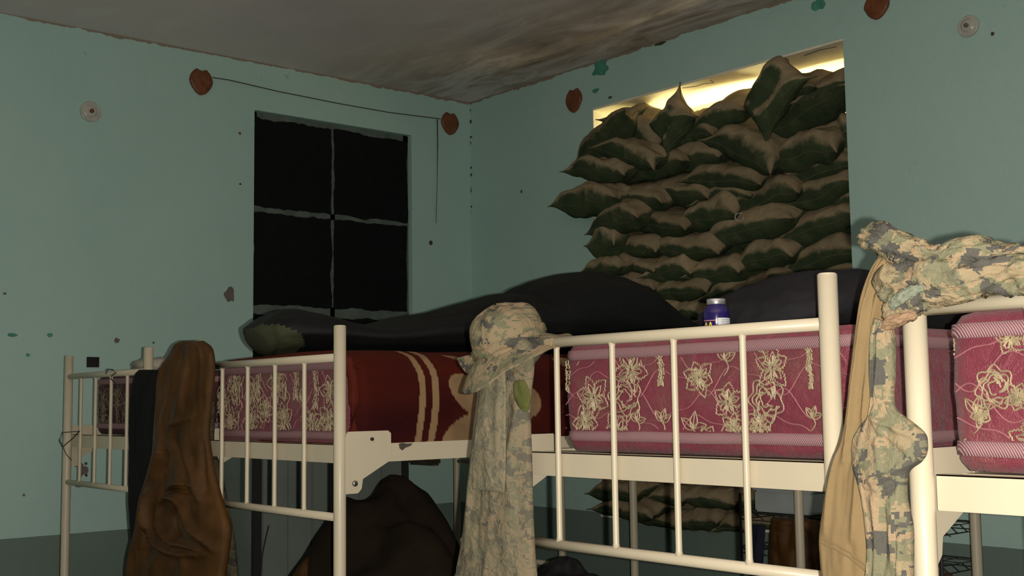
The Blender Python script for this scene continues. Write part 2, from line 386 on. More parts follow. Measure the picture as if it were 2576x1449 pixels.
heart(505, 205, 58, 70, True, 'brown heart ornament at the left end of the wall string', 1)
heart(1131, 310, 43, 60, True, 'brown heart ornament at the right end of the wall string', 2)
heart(1445, 252, 40, 64, False, 'small brown heart ornament left of the sandbagged window', 3)
heart(2207, 14, 64, 72, False, 'brown heart ornament cut off by the top edge above the sandbagged window', 4)
def rosette(px, py, r, left, label, label2=None):
    p = W(px, py, 0 if left else 1, XL if left else YR)
    t = empty('wall_rosette', p, label, 'wall fitting', 'round fittings on the walls')
    def lathe(name, prof, m):
        bm = bmesh.new(); rings = []; n = 40
        for rr, d in prof:
            rings.append([bm.verts.new((d, rr*math.cos(2*math.pi*k/n), rr*math.sin(2*math.pi*k/n)) if left else (rr*math.cos(2*math.pi*k/n), -d, rr*math.sin(2*math.pi*k/n))) for k in range(n)])
        for A, B in zip(rings, rings[1:]):
            for k in range(n): bm.faces.new((A[k], A[(k+1) % n], B[(k+1) % n], B[k]))
        bm.faces.new(rings[0]); bm.faces.new(rings[-1])
        return obj(name, bm, m, t, True)
    lathe('plate', [(r, 0), (r, .006), (r*.93, .012), (r*.85, .010), (r*.55, .012), (r*.5, .018), (r*.4, .018)], M['lens'])
    lathe('screw_cap', [(r*.2, .016), (r*.2, .026), (r*.1, .030)], M['heart'] if left else M['chipg'])
rosette(227, 281, .052, True, 'round clouded plastic fitting on the left wall beside the heart')
rosette(2437, 66, .046, False, 'round grey fitting on the right wall near the top right corner')
bm = bmesh.new()
s = [W(535, 195, 0, XL+.008), W(575, 201, 0, XL+.01), W(700, 230, 0, XL+.012), W(850, 260, 0, XL+.012), W(980, 283, 0, XL+.012), W(1108, 299, 0, XL+.008)]
tube(bm, s, .0028, 6)
tag(obj('wall_string', bm, M['cord']), 'thin cord strung across the left wall between two hearts above the dark window', 'cord')
bm = bmesh.new(); s = [W(1100, 300, 0, XL+.009), W(1101, 360, 0, XL+.008), W(1100, 450, 0, XL+.006), W(1097, 562, 0, XL+.005)]
tube(bm, s, [.004, .0035, .002, .0018], 6)
tag(obj('hanging_cord', bm, M['cord']), 'short cord hanging straight down beside the right heart ornament', 'cord')
p = W(233, 911, 0, XL); t = empty('wall_socket_box', p, 'small square black socket hole in the left wall above the far bunk', 'socket')
bm = bmesh.new(); bx(bm, (-.001, -.027, -.022), (.004, .027, .022), .001); obj('cover', bm, M['dark'], t)
bm = bmesh.new()
for lo, hi in (((0, -.030, -.025), (.007, .030, -.022)), ((0, -.030, .022), (.007, .030, .025)), ((0, -.030, -.022), (.007, -.027, .022)), ((0, .027, -.022), (.007, .030, .022))): bx(bm, lo, hi)
obj('rim', bm, M['dark'], t)
# ---------------------------------------------------------------- lamp glowing behind the sandbags
em, t, b = nt('warm_tube'); b.inputs['Emission Color'].default_value = (1, .86, .42, 1); b.inputs['Emission Strength'].default_value = 60
lt = empty('tube_lamp', (-3.84, YR+.34, 2.80), 'glowing tube lamp hidden behind the top sandbags of the window', 'lamp')
bm = bmesh.new(); tube(bm, [(-.60, 0, 0), (.62, 0, 0)], .018, 12); obj('tube', bm, em, lt, True)
bm = bmesh.new(); bx(bm, (-.66, .018, -.035), (.68, .055, .035), .004)
bx(bm, (-.64, -.02, -.02), (-.60, .03, .02)); bx(bm, (.62, -.02, -.02), (.66, .03, .02)); obj('fitting', bm, M['whitebox'], lt)

# ---------------------------------------------------------------- bunk beds
ZB0, ZB1, ZRL, ZRU, ZP = 1.330, 1.383, 1.180, 1.631, 1.722
def plate_poly(sgn):
    # side bracket outline (y from the post, z), seen at the near bed head
    return [(.012, 1.245), (.012, 1.412), (.02, 1.420), (.155, 1.420), (.165, 1.412), (.165, 1.335), (.068, 1.285), (.064, 1.258), (.052, 1.246)]
def bunk(xr, width, y0, length, label, foot_bars=True):
    xl = xr-width; b = empty('bunk_bed', (xl, y0, 0), label, 'bunk bed', 'cream metal bunk beds in a row')
    for x in (0, width):
        for y in (0, length):
            bm = bmesh.new(); tube(bm, [(x, y, 0), (x, y, .4), (x, y, 1.2), (x, y, ZP-.003)], .0178, 20); tube(bm, [(x, y, ZP-.003), (x, y, ZP)], [.0178, .0150], 20)
            obj('post', bm, M['cream'], b, True)
    for y in (0, length):
        for z0 in (0, -.93):
            if z0 and y == 0: zs = ((ZRU+z0, .012), (ZRL+z0, .0115))
            else: zs = ((ZRU+z0, .012), (ZRL+z0, .0115))
            for z, r in zs:
                bm = bmesh.new(); tube(bm, [(.008, y, z), (width*.5, y, z), (width-.008, y, z)], r, 14); obj('end_rail', bm, M['cream'], b, True)
            for k in range(4):
                x = width-.197-k*.1767*(width/.905)
                bm = bmesh.new(); z1, z2 = ZRL+z0, ZRU+z0
                tube(bm, [(x, y, z1+.006), (x, y, z1+.018), (x, y, (z1+z2)/2), (x, y, z2-.018), (x, y, z2-.006)], [.0092, .0068, .0068, .0068, .0092], 12)
                obj('spindle', bm, M['cream'], b, True)
            yy = y+(.012 if y == 0 else -.012); s = 1 if y == 0 else -1
            bm = bmesh.new(); bx(bm, (.016, min(yy, yy+s*.003), ZB0+z0), (width-.016, max(yy, yy+s*.003), ZB1+z0), .001)
            bx(bm, (.016, min(yy, yy+s*.026), ZB1+z0-.003), (width-.016, max(yy, yy+s*.026), ZB1+z0), .001)
            obj('cross_board', bm, M['cream'], b)
    for x, s in ((0, -1), (width, 1)):
        for z0 in (0, -.93):
            bm = bmesh.new(); bx(bm, (x+s*.006-.0015, .16, ZB0+z0), (x+s*.006+.0015, length-.16, ZB1+z0), .001)
            bx(bm, (min(x+s*.006, x-s*.02), .16, ZB1+z0-.003), (max(x+s*.006, x-s*.02), length-.16, ZB1+z0), .0008)
            obj('side_rail', bm, M['cream'], b)
            for y, t in ((0, 1), (length, -1)):
                bm = bmesh.new(); pts = [Vector((x+s*.010, y+t*a, z+z0)) for a, z in plate_poly(1)]
                prism(bm, pts, (s*.004, 0, 0)); bx(bm, (min(x, x+s*.016), min(y+t*.010, y+t*.030), 1.246+z0), (max(x, x+s*.016), max(y+t*.010, y+t*.030), 1.405+z0), .001)
                pl = obj('bracket', bm, M['cream'], b)
                for yy, z, r in ((.04, 1.274, .0085), (.098, 1.397, .005)):
                    bm = bmesh.new(); tube(bm, [(x+s*.012, y+t*yy, z+z0), (x+s*.019, y+t*yy, z+z0), (x+s*.021, y+t*yy, z+z0)], [r, r, r*.6], 12)
                    obj('bolt', bm, M['steel'] if r > .006 else M['dark'], pl, True)
    for z0 in (0, -.93):
        for k in range(9):
            y = .14+k*(length-.28)/8
            bm = bmesh.new(); bx(bm, (.004, y-.03, ZB1+z0-.008), (width-.004, y+.03, ZB1+z0-.004)); obj('slat', bm, M['cream'], b)
    return b
WB = .905
BA = bunk(-1.262, WB, 1.81, 2.11, 'cream metal bunk bed in the middle right, boonie hat on its left post')
BB = bunk(-2.906, WB, 1.81, 2.11, 'cream metal bunk bed in the middle left, brown garment on its left post')
BC = bunk(-4.347, .836, 1.86, 2.11, 'small-looking farthest cream bunk bed at the left, black cable tie on its post')
BD = bunk(-.977+WB, WB, 1.62, 2.11, 'nearest cream bunk bed at the right edge under the camouflage blouse')

bm = bmesh.new(); prism(bm, [W(x, y, 0, -2.8984) - BB.location for x, y in ((1003, 1116), (1012, 1114), (1024, 1116), (1038, 1115), (1032, 1122), (1020, 1126), (1012, 1133), (1005, 1128))], (.0008, 0, 0))
obj('paint_chip', bm, M['chipd'], BB)
# ---------------------------------------------------------------- mattresses
def rrect(x0, x1, y0, y1, r, n=8):
    pts = []
    for cx, cy, a0 in ((x0+r, y0+r, math.pi), (x1-r, y0+r, 1.5*math.pi), (x1-r, y1-r, 0), (x0+r, y1-r, .5*math.pi)):
        for k in range(n+1):
            a = a0+k/n*math.pi/2; pts.append((cx+r*math.cos(a), cy+r*math.sin(a)))
    return pts
def dens(poly, step):
    out = []
    for i, p in enumerate(poly):
        q = poly[(i+1) % len(poly)]; d = math.dist(p, q); n = max(1, int(d/step))
        for k in range(n): out.append((p[0]+(q[0]-p[0])*k/n, p[1]+(q[1]-p[1])*k/n))
    return out
def off(poly, d):
    out = []; n = len(poly)
    for i in range(n):
        a = Vector(poly[i-1]); b = Vector(poly[(i+1) % n]); t = (b-a).normalized(); out.append((poly[i][0]+t.y*d, poly[i][1]-t.x*d))
    return out
def mattress(x0, x1, y0, y1, z0, z1, label, seed=0, m='red'):
    t = empty('mattress', ((x0+x1)/2, y0, z0), label, 'mattress', 'burgundy mattresses on the upper bunks')
    base = dens(rrect(x0, x1, y0, y1, .045), .05); H = z1-z0
    prof = [(0, -.05), (0, -.012), (.012, -.002), (.018, .001), (.035, .0), (.06, .003), (.10, .005), (H*.5, .007), (H-.09, .005), (H-.05, .003), (H-.036, .0), (H-.018, -.001), (H-.006, -.010), (H, -.03), (H+.004, -.10)]
    def jit(x, y, z): return .0035*nz(x*6+seed, y*6, z*9)
    rings = []; bm = bmesh.new()
    for h, d in prof:
        rings.append([bm.verts.new((x, y, z0+h)) for x, y in [(a+jit(a, b, h), b+jit(a+9, b, h)) for a, b in off(base, d)]])
    n = len(base)
    for A, B in zip(rings, rings[1:]):
        for k in range(n): bm.faces.new((A[k], A[(k+1) % n], B[(k+1) % n], B[k]))
    bm.faces.new(rings[0][::-1]); bm.faces.new(rings[-1])
    par(obj('cover', bm, M[m], smooth=True), t)
    for hc in (.034, H-.030):
        bm = bmesh.new(); R = []
        for h, d in ((-.0115, .000), (-.0105, .0045), (0, .0062), (.0105, .0045), (.0115, .000)):
            R.append([bm.verts.new((x, y, z0+hc+h+.0035*nz(x*5, y*5, seed+hc*9))) for x, y in off(base, d)])
        for A, B in zip(R, R[1:]):
            for k in range(n): bm.faces.new((A[k], A[(k+1) % n], B[(k+1) % n], B[k]))
        par(obj('piping', bm, M['braid'], smooth=True), t)
    return t
class Thread:
    """flat ribbons of thread on the front face of a mattress; u along X, v along Z, standing proud of the cover"""
    def __init__(s, y, z0, z1, x0, x1): s.v = []; s.f = []; s.y = y; s.z0 = z0; s.z1 = z1; s.x0 = x0; s.x1 = x1
    def line(s, pts, w):
        run = []
        for p in pts:
            if s.z0 < p[1] < s.z1 and s.x0 < p[0] < s.x1: run.append(p)
            else:
                s._seg(run, w); run = []
        s._seg(run, w)
    def _seg(s, pts, w):
        if len(pts) < 2: return
        b = len(s.v)
        for i, p in enumerate(pts):
            a = Vector(pts[max(0, i-1)]); c = Vector(pts[min(len(pts)-1, i+1)]); t = (c-a)
            t = t.normalized() if t.length > 1e-9 else Vector((1, 0)); n = Vector((-t.y, t.x))*w/2
            for k, dy in ((1, 0), (0, -.0016), (-1, 0)):
                s.v.append((p[0]+n.x*k, s.y+dy, p[1]+n.y*k))
        for i in range(len(pts)-1):
            q = b+i*3
            s.f.append((q, q+1, q+4, q+3)); s.f.append((q+1, q+2, q+5, q+4))
    def petal(s, cx, cy, a, L, Wd, w, jag=0, rnd=random):
        pts = []; n = 26
        for k in range(n+1):
            f = k/n*2; g = f if f <= 1 else 2-f; sd = 1 if f <= 1 else -1
            ww = Wd*math.sin(math.pi*min(1, g**.8))*.5 + (jag*Wd*math.sin(k*2.9) if .15 < g < .95 else 0)
            pts.append((cx+math.cos(a)*L*g-math.sin(a)*ww*sd, cy+math.sin(a)*L*g+math.cos(a)*ww*sd))
        s.line(pts, w)
    def flower(s, cx, cy, r, rnd, w=.0032):
        n = rnd.choice((5, 6)); a0 = rnd.random()*6
        for k in range(n):
            a = a0+k*2*math.pi/n+rnd.uniform(-.2, .2); L = r*rnd.uniform(.8, 1.1)
            s.petal(cx+math.cos(a)*r*.15, cy+math.sin(a)*r*.15, a, L, r*rnd.uniform(.6, .8), w, .09)
            s.petal(cx+math.cos(a)*r*.15, cy+math.sin(a)*r*.15, a+.05, L*.6, r*.32, w*.8, .05)
            for j in range(2): 
                b = a+rnd.uniform(-.3, .3); s.line([(cx+math.cos(b)*r*q*.1, cy+math.sin(b)*r*q*.1) for q in (1, 3, 5, 6)], w*1.1)
        for rr in (.10, .19): s.line([(cx+math.cos(t)*r*rr, cy+math.sin(t)*r*rr) for t in [k*math.pi/6 for k in range(13)]], w)
    def rose(s, cx, cy, r, rnd, w=.0032):
        for j in range(4):
            rr = r*(1-.22*j); ph = rnd.random()*6; m = 7-j
            s.line([(cx+math.cos(t)*rr*(1+.13*math.sin(m*t+ph))*.95, cy+math.sin(t)*rr*(1+.13*math.sin(m*t+ph))) for t in [k*math.pi/22 for k in range(45-j*3)]], w)
        for j in range(9):
            a = rnd.random()*6.3; r0 = rnd.uniform(.2, .6)*r
            s.line([(cx+math.cos(a+q*.25)*(r0+q*r*.09), cy+math.sin(a+q*.25)*(r0+q*r*.09)) for q in range(4)], w*1.3)
    def leaf(s, cx, cy, a, L, w=.003):
        s.petal(cx, cy, a, L, L*.5, w); s.line([(cx+math.cos(a)*L*q*.17, cy+math.sin(a)*L*q*.17) for q in range(6)], w*.8)
    def sprig(s, cx, cy, r, rnd, w=.003):
        a0 = rnd.uniform(-.4, .4)+math.pi/2
        for q in range(4):
            x = cx+math.sin(q*1.3)*r*.12; y = cy+r*(q-1.5)*.55
            for k in range(4):
                a = a0+k*math.pi/2+.5+q*.4; s.petal(x, y, a, r*.34, r*.22, w)
        s.line([(cx+math.sin(q)*r*.1, cy-r*1.1+q*r*.35) for q in range(7)], w*.8)
        s.leaf(cx, cy-r*.9, -math.pi/3, r*.5, w); s.leaf(cx, cy-r*.9, -2*math.pi/3, r*.5, w)
    def build(s, name, m, t, label): 
        o = data(name, s.v, s.f, m, None, False); par(o, t); o['label'] = label; o['kind'] = 'stuff'; return o
def quilt(T, x0, x1, z0, z1, per=.17, ph=0):
    for j, zc in enumerate((z0+.03, z0+.125, z0+.22)):
        for sg in (1, -1):
            pts = []; n = int((x1-x0)/.004)
            for k in range(n+1):
                x = x0+(x1-x0)*k/n; a = (x-x0)/per*2*math.pi+ph+(math.pi if j % 2 else 0)
                y = zc+sg*.024*math.sin(a)+sg*.010*math.sin(2*a+.6)+sg*.026
                pts.append((x, y))
            T.line(pts, .0022)
def embroider(t, y, z0, z1, x0, x1, spec, seed, qph=0, wt=.0032, dim=''):
    rnd = random.Random(seed)
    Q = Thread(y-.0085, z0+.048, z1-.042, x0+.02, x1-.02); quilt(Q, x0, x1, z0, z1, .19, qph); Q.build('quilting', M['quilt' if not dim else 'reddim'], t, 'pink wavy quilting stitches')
    T = Thread(y-.0088, z0+.047, z1-.041, x0+.02, x1-.02)
    for k, px, py, r in spec:
        c = W(px, py, 1, y); q = W(px+r, py, 1, y); rr = (q-c).length
        if k == 'f': T.flower(c.x, c.z, rr, rnd, wt)
        elif k == 'r': T.rose(c.x, c.z, rr, rnd, wt)
        elif k == 's': T.sprig(c.x, c.z, rr, rnd, wt*.9)
        elif k == 'l':
            for a in (.4, 1.3, 2.3): T.leaf(c.x, c.z, a+rnd.uniform(-.2, .2), rr, wt*.9)
            T.line([(c.x+math.sin(q*.5)*rr*.3, c.z-q*rr*.15) for q in range(8)], wt*.8)
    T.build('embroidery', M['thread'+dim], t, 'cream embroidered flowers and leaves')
YF = .048
MA = mattress(-2.024, -1.235, 1.81+YF, 3.83, 1.386, 1.632, 'burgundy embroidered mattress on the middle right bunk, bottle standing on it', 1)
specA = [('f', 1593, 930, 40), ('f', 1500, 1000, 36), ('r', 1578, 1000, 40), ('f', 1478, 1062, 30), ('f', 1560, 1085, 34), ('s', 1430, 930, 30), ('s', 1420, 1060, 28),
 ('l', 1460, 885, 22), ('s', 1668, 925, 26), ('l', 1672, 1060, 26), ('f', 1765, 950, 34), ('l', 1830, 905, 30), ('f', 1838, 1010, 38), ('f', 1950, 925, 42), ('r', 1935, 1005, 44),
 ('f', 1915, 1070, 36), ('l', 1750, 1080, 36), ('f', 1785, 1105, 26), ('f', 1925, 1110, 28), ('l', 1925, 885, 26), ('s', 2040, 890, 26), ('s', 2046, 950, 18), ('l', 2050, 1050, 26), ('f', 1850, 1075, 26), ('l', 1610, 1060, 22)]
embroider(MA, 1.81+YF, 1.386, 1.632, -2.024, -1.235, specA, 3)
MB = mattress(-3.77, -2.945, 1.81+YF, 3.83, 1.372, 1.640, 'burgundy mattress wrapped in the red blanket on the middle left bunk', 2)
specB = [('f', 598, 960, 22), ('r', 590, 1020, 24), ('f', 645, 990, 24), ('s', 655, 940, 20), ('f', 705, 960, 24), ('r', 712, 1005, 22), ('f', 720, 1060, 24), ('f', 640, 1065, 24), ('f', 585, 1075, 22),
 ('s', 750, 950, 22), ('s', 800, 970, 24), ('f', 790, 1070, 26), ('f', 835, 1060, 26), ('f', 835, 985, 22), ('s', 545, 1050, 20), ('f', 560, 1010, 18), ('l', 765, 1010, 20), ('f', 675, 1030, 18), ('r', 815, 1090, 20)]
embroider(MB, 1.81+YF, 1.372, 1.640, -3.77, -2.935, specB, 5, 1)
MC = mattress(-4.992, -4.30, 1.86+YF, 3.88, 1.386, 1.632, 'dark burgundy mattress on the farthest bunk at the left', 3, 'reddim')
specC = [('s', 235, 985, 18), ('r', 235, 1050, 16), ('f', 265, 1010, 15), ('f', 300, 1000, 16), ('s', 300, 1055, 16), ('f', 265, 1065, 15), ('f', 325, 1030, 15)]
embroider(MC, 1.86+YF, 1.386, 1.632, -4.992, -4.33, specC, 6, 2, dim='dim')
MD = mattress(-.958, -.10, 1.62+YF, 3.64, 1.386, 1.626, 'brightly lit burgundy mattress on the nearest bunk at the right edge', 4)
specD = [('s', 2372, 905, 44), ('s', 2345, 860, 24), ('s', 2400, 860, 24), ('f', 2548, 850, 44), ('r', 2510, 975, 50), ('l', 2462, 1040, 44), ('f', 2360, 1070, 50), ('r', 2350, 1120, 34), ('f', 2475, 1045, 26), ('f', 2570, 1000, 36), ('f', 2600, 1110, 50), ('l', 2430, 1130, 26)]
specD += [(k, 2700+i*105, 900+(i*83) % 230, 40+i*3) for i, k in enumerate('frlfsflrfsfl')]
embroider(MD, 1.62+YF, 1.386, 1.626, -.958, -.12, specD, 8, .5, .0027)
for b_, x0, w_, y_ in (('A', -2.13, .83, 1.86), ('B', -3.77, .83, 1.86), ('C', -5.15, .77, 1.91), ('D', -.95, .83, 1.67)):
    bm = bmesh.new(); bx(bm, (x0, y_, .456), (x0+w_, y_+2.0, .64), .04)
    for v in bm.verts: v.co.z += .012*nz(v.co.x*3, v.co.y*3, 1)
    tag(obj('lower_mattress', bm, M['slate'], smooth=False), {'A': 'dark blanketed lower mattress of the middle right bunk', 'B': 'dark blanketed lower mattress of the middle left bunk', 'C': 'dark blanketed lower mattress of the farthest bunk', 'D': 'dark blanketed lower mattress of the nearest bunk'}[b_], 'mattress', 'dark lower mattresses')

# ---------------------------------------------------------------- red plush blanket over the right side of mattress B
def ell(y, z, cy, cz, ry, rz, rot=0):
    c, s_ = math.cos(rot), math.sin(rot); a = (y-cy)*c+(z-cz)*s_; b = -(y-cy)*s_+(z-cz)*c
    return (a/ry)**2+(b/rz)**2 < 1
def plush(y, s):
    # y along the bed; s = distance down the wrapped side from the top edge
    wob = -.010*math.sin(s*13)+.003*nz(y*9, s*20, 1)
    maroon = (.026, .0022, .0036); rust = (.070, .0075, .0030); cream = (.33, .215, .115)
    c = tuple(maroon[i]+(rust[i]-maroon[i])*max(0, min(1, .5+1.1*nz(y*4, s*7, 3)+.55*(1-min(1, abs(s)/.08)))) for i in range(3))
    y = y+wob
    if abs(y-2.083) < .0115 or abs(y-2.132) < .0125: return cream
    for cy, cz, ry, rz, r in ((2.27, .125, .095, .050, .55), (2.27, .235, .10, .052, -.35), (2.40, .17, .10, .09, 0), (2.50, .15, .06, .05, .2), (2.30, .03, .10, .014, .55), (2.36, .06, .06, .02, .5), (2.72, .01, .06, .03, .2),
                              (2.95, .12, .10, .06, .3), (3.05, .2, .09, .05, -.3), (3.0, .05, .07, .04, 0), (3.35, .15, .12, .07, .5), (3.5, .08, .08, .05, 0)):
        if ell(y, s, cy, cz, ry, rz, r):
            q = .5+.9*nz(y*14, s*16, 8)
            return tuple(cream[i]*(.70+.35*q) for i in range(3))
    if y > 3.75: return cream
    return c
bl = empty('plush_blanket', (-2.9, 1.86, 1.37), 'dark red plush blanket with cream stripes and petals over the middle left mattress', 'blanket')
path = [(-3.72, 1.652), (-3.5, 1.655), (-3.3, 1.656), (-3.1, 1.657), (-3.02, 1.656), (-2.985, 1.650), (-2.948, 1.636), (-2.922, 1.612), (-2.907, 1.58), (-2.902, 1.53), (-2.901, 1.47), (-2.904, 1.41), (-2.912, 1.370)]
pl_ = [Vector((a, 0, b)) for a, b in path]; NS, NY = 110, 560
vs = []; cols_ = []
ss = []; acc = 0; prev = None
samp = [catm(pl_, i/(NS-1)) for i in range(NS)]
for i, p in enumerate(samp):
    if i: acc += (p-samp[i-1]).length
    ss.append(acc)
iz = min(range(NS), key=lambda i: abs(samp[i].x+2.942) + (0 if samp[i].z > 1.6 else 9)); s0 = ss[iz]
for j in range(NY):
    y = 1.868+(3.86-1.868)*(j/(NY-1))
    e = max(0, 1-(j/(NY-1))/.02)
    for i, p in enumerate(samp):
        k = nz(p.x*5, y*4, p.z*5)*.006+nz(y*2.2, p.z*14, 4)*.004
        inset = .035*e*e
        side = 1 if p.z < 1.62 else 0
        vs.append((p.x+k-(inset if p.x > -2.93 else 0), y, p.z+(k if not side else 0)-inset*(.5 if p.z > 1.6 else 0)))
        cols_.append(plush(y, ss[i]-s0))
fs = [(j*NS+i, j*NS+i+1, (j+1)*NS+i+1, (j+1)*NS+i) for j in range(NY-1) for i in range(NS-1)]
m, t, b = nt('red_plush'); at = N(t, 'ShaderNodeVertexColor', layer_name='print'); v = objc(t)
t.links.new(mix(t, math_n(t, 'MULTIPLY', noise_n(t, v, 30, 4), .35), at.outputs[0], (.03, .004, .004)), b.inputs['Base Color'])
b.inputs['Roughness'].default_value = .9; b.inputs['Sheen Weight'].default_value = .03; b.inputs['Specular IOR Level'].default_value = .15; b.inputs['Sheen Tint'].default_value = (.8, .15, .08, 1)
bump(t, b, noise_n(t, v, 300, 3), .4, .004)
cl = data('cover', vs, fs, m, None); par(cl, bl)
ca = cl.data.color_attributes.new('print', 'FLOAT_COLOR', 'POINT')
ca.data.foreach_set('color', [x for c in cols_ for x in (*c, 1)])
so = cl.modifiers.new('thickness', 'SOLIDIFY'); so.thickness = .006; so.offset = 0
bm = bmesh.new()   # rolled hem round the near end
tube(bm, [(-3.7, 1.868, 1.645), (-3.2, 1.862, 1.650), (-3.01, 1.862, 1.645), (-2.955, 1.868, 1.622), (-2.932, 1.872, 1.57), (-2.928, 1.872, 1.5), (-2.930, 1.872, 1.42), (-2.935, 1.872, 1.376)], [.006, .009, .012, .015, .016, .016, .015, .012], 10)
par(obj('hem', bm, cloth_mat('red_hem', (.085, .012, .006), .2)), bl)
bm = bmesh.new()   # loose red edge sagging below the front of the mattress
pts = [(-3.36, 1.372, 0), (-3.30, 1.352, 0), (-3.2, 1.349, 0), (-3.05, 1.353, 0), (-2.93, 1.357, 0), (-2.93, 1.385, 0), (-3.3, 1.385, 0), (-3.45, 1.388, 0)]
prism(bm, [Vector((a, 1.842, z)) for a, z, _ in pts], (0, .035, 0)); par(obj('loose_edge', bm, bpy.data.materials['red_hem']), bl)

# ---------------------------------------------------------------- cloth lofts
def hang(name, rows, y, depth, m, parent=None, folds=(7, .012), seed=0, n=90, k=64, swirl=0, ridge=1.0, ridges=()):
    """hanging cloth; rows are ((left px), (right px)) from top to bottom read on the plane Y = y"""
    L = [W(*a, 1, y) for a, b in rows]; Rr = [W(*b, 1, y) for a, b in rows]
    PL = [Vector((*a, 0)) for a, b in rows]; PR = [Vector((*b, 0)) for a, b in rows]
    RG = [([Vector((*catm([Vector((*p, 0)) for p in pl], q/16).xy, 0)) for q in range(17)], w_, h_) for pl, w_, h_ in ridges]
    def rdg(P):
        f = 0
        for pl, w_, h_ in RG:
            best = 1e9; bi = 0
            for q, c_ in enumerate(pl):
                dd = (c_-P).length
                if dd < best: best = dd; bi = q
            if best > w_*5: continue
            for e0, e1 in ((bi-1, bi), (bi, bi+1)):
                if e0 < 0 or e1 > 16: continue
                A, B = pl[e0], pl[e1]; ab = B-A; u = max(0, min(1, (P-A).dot(ab)/max(1e-6, ab.length_squared))); best = min(best, (A+ab*u-P).length)
            env = math.sin(math.pi*(bi+.8)/17.6)**.6
            f += h_*env*math.exp(-abs(best/w_)**1.5)
        return f
    vs = []; fr, am = folds
    for i in range(n+1):
        s_ = i/n; l = catm(L, s_); r = catm(Rr, s_); wd = (r-l).length
        dz = depth if not isinstance(depth, (list, tuple)) else depth[0]+(depth[1]-depth[0])*s_
        endf = min(1, s_*14+.25)*min(1, (1-s_)*14+.25)
        for q in range(k):
            th = 2*math.pi*q/k; a = (1-math.cos(th))/2
            sn_ = math.sin(th); p = l.lerp(r, a)
            o_ = math.copysign(abs(sn_)**.75, sn_)*dz*endf
            aa = a+.10*nz(s_*3, a*2, seed)+swirl*math.exp(-((s_-.62)/.16)**2)*math.sin((a-.3)*5)
            f = (1-abs(nz(aa*fr, s_*1.6+swirl*8*nz(aa*2, s_*5, seed+3), seed+1))*3.2)*am*ridge + nz(aa*fr*2.4, s_*5, seed+2)*am*.8 + nz(aa*fr*5, s_*14, seed+6)*am*.28
            if RG and sn_ > 0: f += rdg(catm(PL, s_).lerp(catm(PR, s_), a))
            f *= min(1, abs(sn_)*1.6)*endf
            yo = -(o_+f) if sn_ >= 0 else -(o_-f*.5)
            p = p+Vector((0, yo, 0))
            p.x += .25*am*nz(s_*9, a*3, seed+8); vs.append(p)
    fs = [(i*k+q, i*k+(q+1) % k, (i+1)*k+(q+1) % k, (i+1)*k+q) for i in range(n) for q in range(k)]
    fs.append(tuple(range(k))[::-1]); fs.append(tuple(n*k+q for q in range(k)))
    o = data(name, vs, fs, m, None)
    return o
def loft(name, path, radii, m, folds=(6, .008), seed=0, n=70, k=40, up=Vector((0, 0, 1)), flat=0):
    """soft tube along a path; radii = (sideways, upwards) at each point"""
    P = [Vector(p) for p in path]; RR = [Vector((a, b, 0)) for a, b in radii]; vs = []; fr, am = folds
    for i in range(n+1):
        s_ = i/n; p = catm(P, s_); d = (catm(P, min(1, s_+.01))-catm(P, max(0, s_-.01))).normalized()
        a = d.cross(up).normalized(); b = a.cross(d); rr = catm(RR, s_)
        e = min(1, (s_*n/5+.06))**.5*min(1, ((1-s_)*n/5+.06))**.5
        for q in range(k):
            th = 2*math.pi*q/k; c_, s2 = math.cos(th), math.sin(th)
            f = (.6-abs(nz(c_*2.2+seed, s2*2.2, s_*fr*.7))*3.2)*am+(.4-abs(nz(c_*4.2+seed+s_*3, s2*4.2, s_*fr*.9))*2.4)*am*.8+nz(c_*7+seed, s2*7, s_*fr*2)*am*.3
            v = a*c_*(rr.x+f)+b*(s2 if not (flat and s2 < 0) else s2*flat)*(rr.y+f)
            vs.append(p+v*e)
    fs = [(i*k+q, i*k+(q+1) % k, (i+1)*k+(q+1) % k, (i+1)*k+q) for i in range(n) for q in range(k)]
    fs.append(tuple(range(k))[::-1]); fs.append(tuple(n*k+q for q in range(k)))
    return data(name, vs, fs, m, None)

# ---------------------------------------------------------------- sleeping bags on the bunks
sil = [(600, 840), (628, 800), (655, 784), (690, 780), (740, 790), (850, 817), (960, 800), (1080, 780), (1210, 742), (1280, 738), (1340, 700), (1450, 683), (1550, 710), (1600, 745), (1650, 785), (1715, 828)]
path = []; rad = []
for i, (x, y) in enumerate(sil):
    f = i/(len(sil)-1); pw = W(x, y, 0, -3.50+.16*f); zb = 1.655
    h = (pw.z-zb); path.append((pw.x, pw.y+.05, zb+h*.5)); rad.append((.17+.13*math.sin(math.pi*min(1, f*1.1)) if i else .12, h*.5+(.0 if i else .02)))
sb = empty('sleeping_bag', (-3.45, 1.9, 1.655), 'long black sleeping bag bulging over someone on the middle left bunk', 'sleeping bag')
shell = loft('shell', path, rad, M['black'], (9, .005), 2, 150, 48)
me = shell.data; keep = []; foot = []
for pol in me.polygons:
    c = pol.center
    (foot if c.y < 1.93 and c.z < 1.775-(c.y-1.80)*.75-.02*math.sin((c.x+3.6)*9) else keep).append(tuple(pol.vertices))
VS = [v.co.copy() for v in me.vertices]
for nm, fc, mm in (('shell', keep, M['black']), ('foot_panel', foot, M['olivegrey'])):
    us = sorted({i_ for f_ in fc for i_ in f_}); mp_ = {a: k for k, a in enumerate(us)}
    o = data(nm, [VS[a] for a in us], [tuple(mp_[a] for a in f_) for f_ in fc], mm, None); par(o, sb)
bpy.data.objects.remove(shell)
sil = [(1832, 822), (1850, 778), (1875, 742), (1920, 710), (1990, 682), (2060, 675), (2110, 685), (2165, 712), (2330, 760), (2576, 738)]
path = []; rad = []
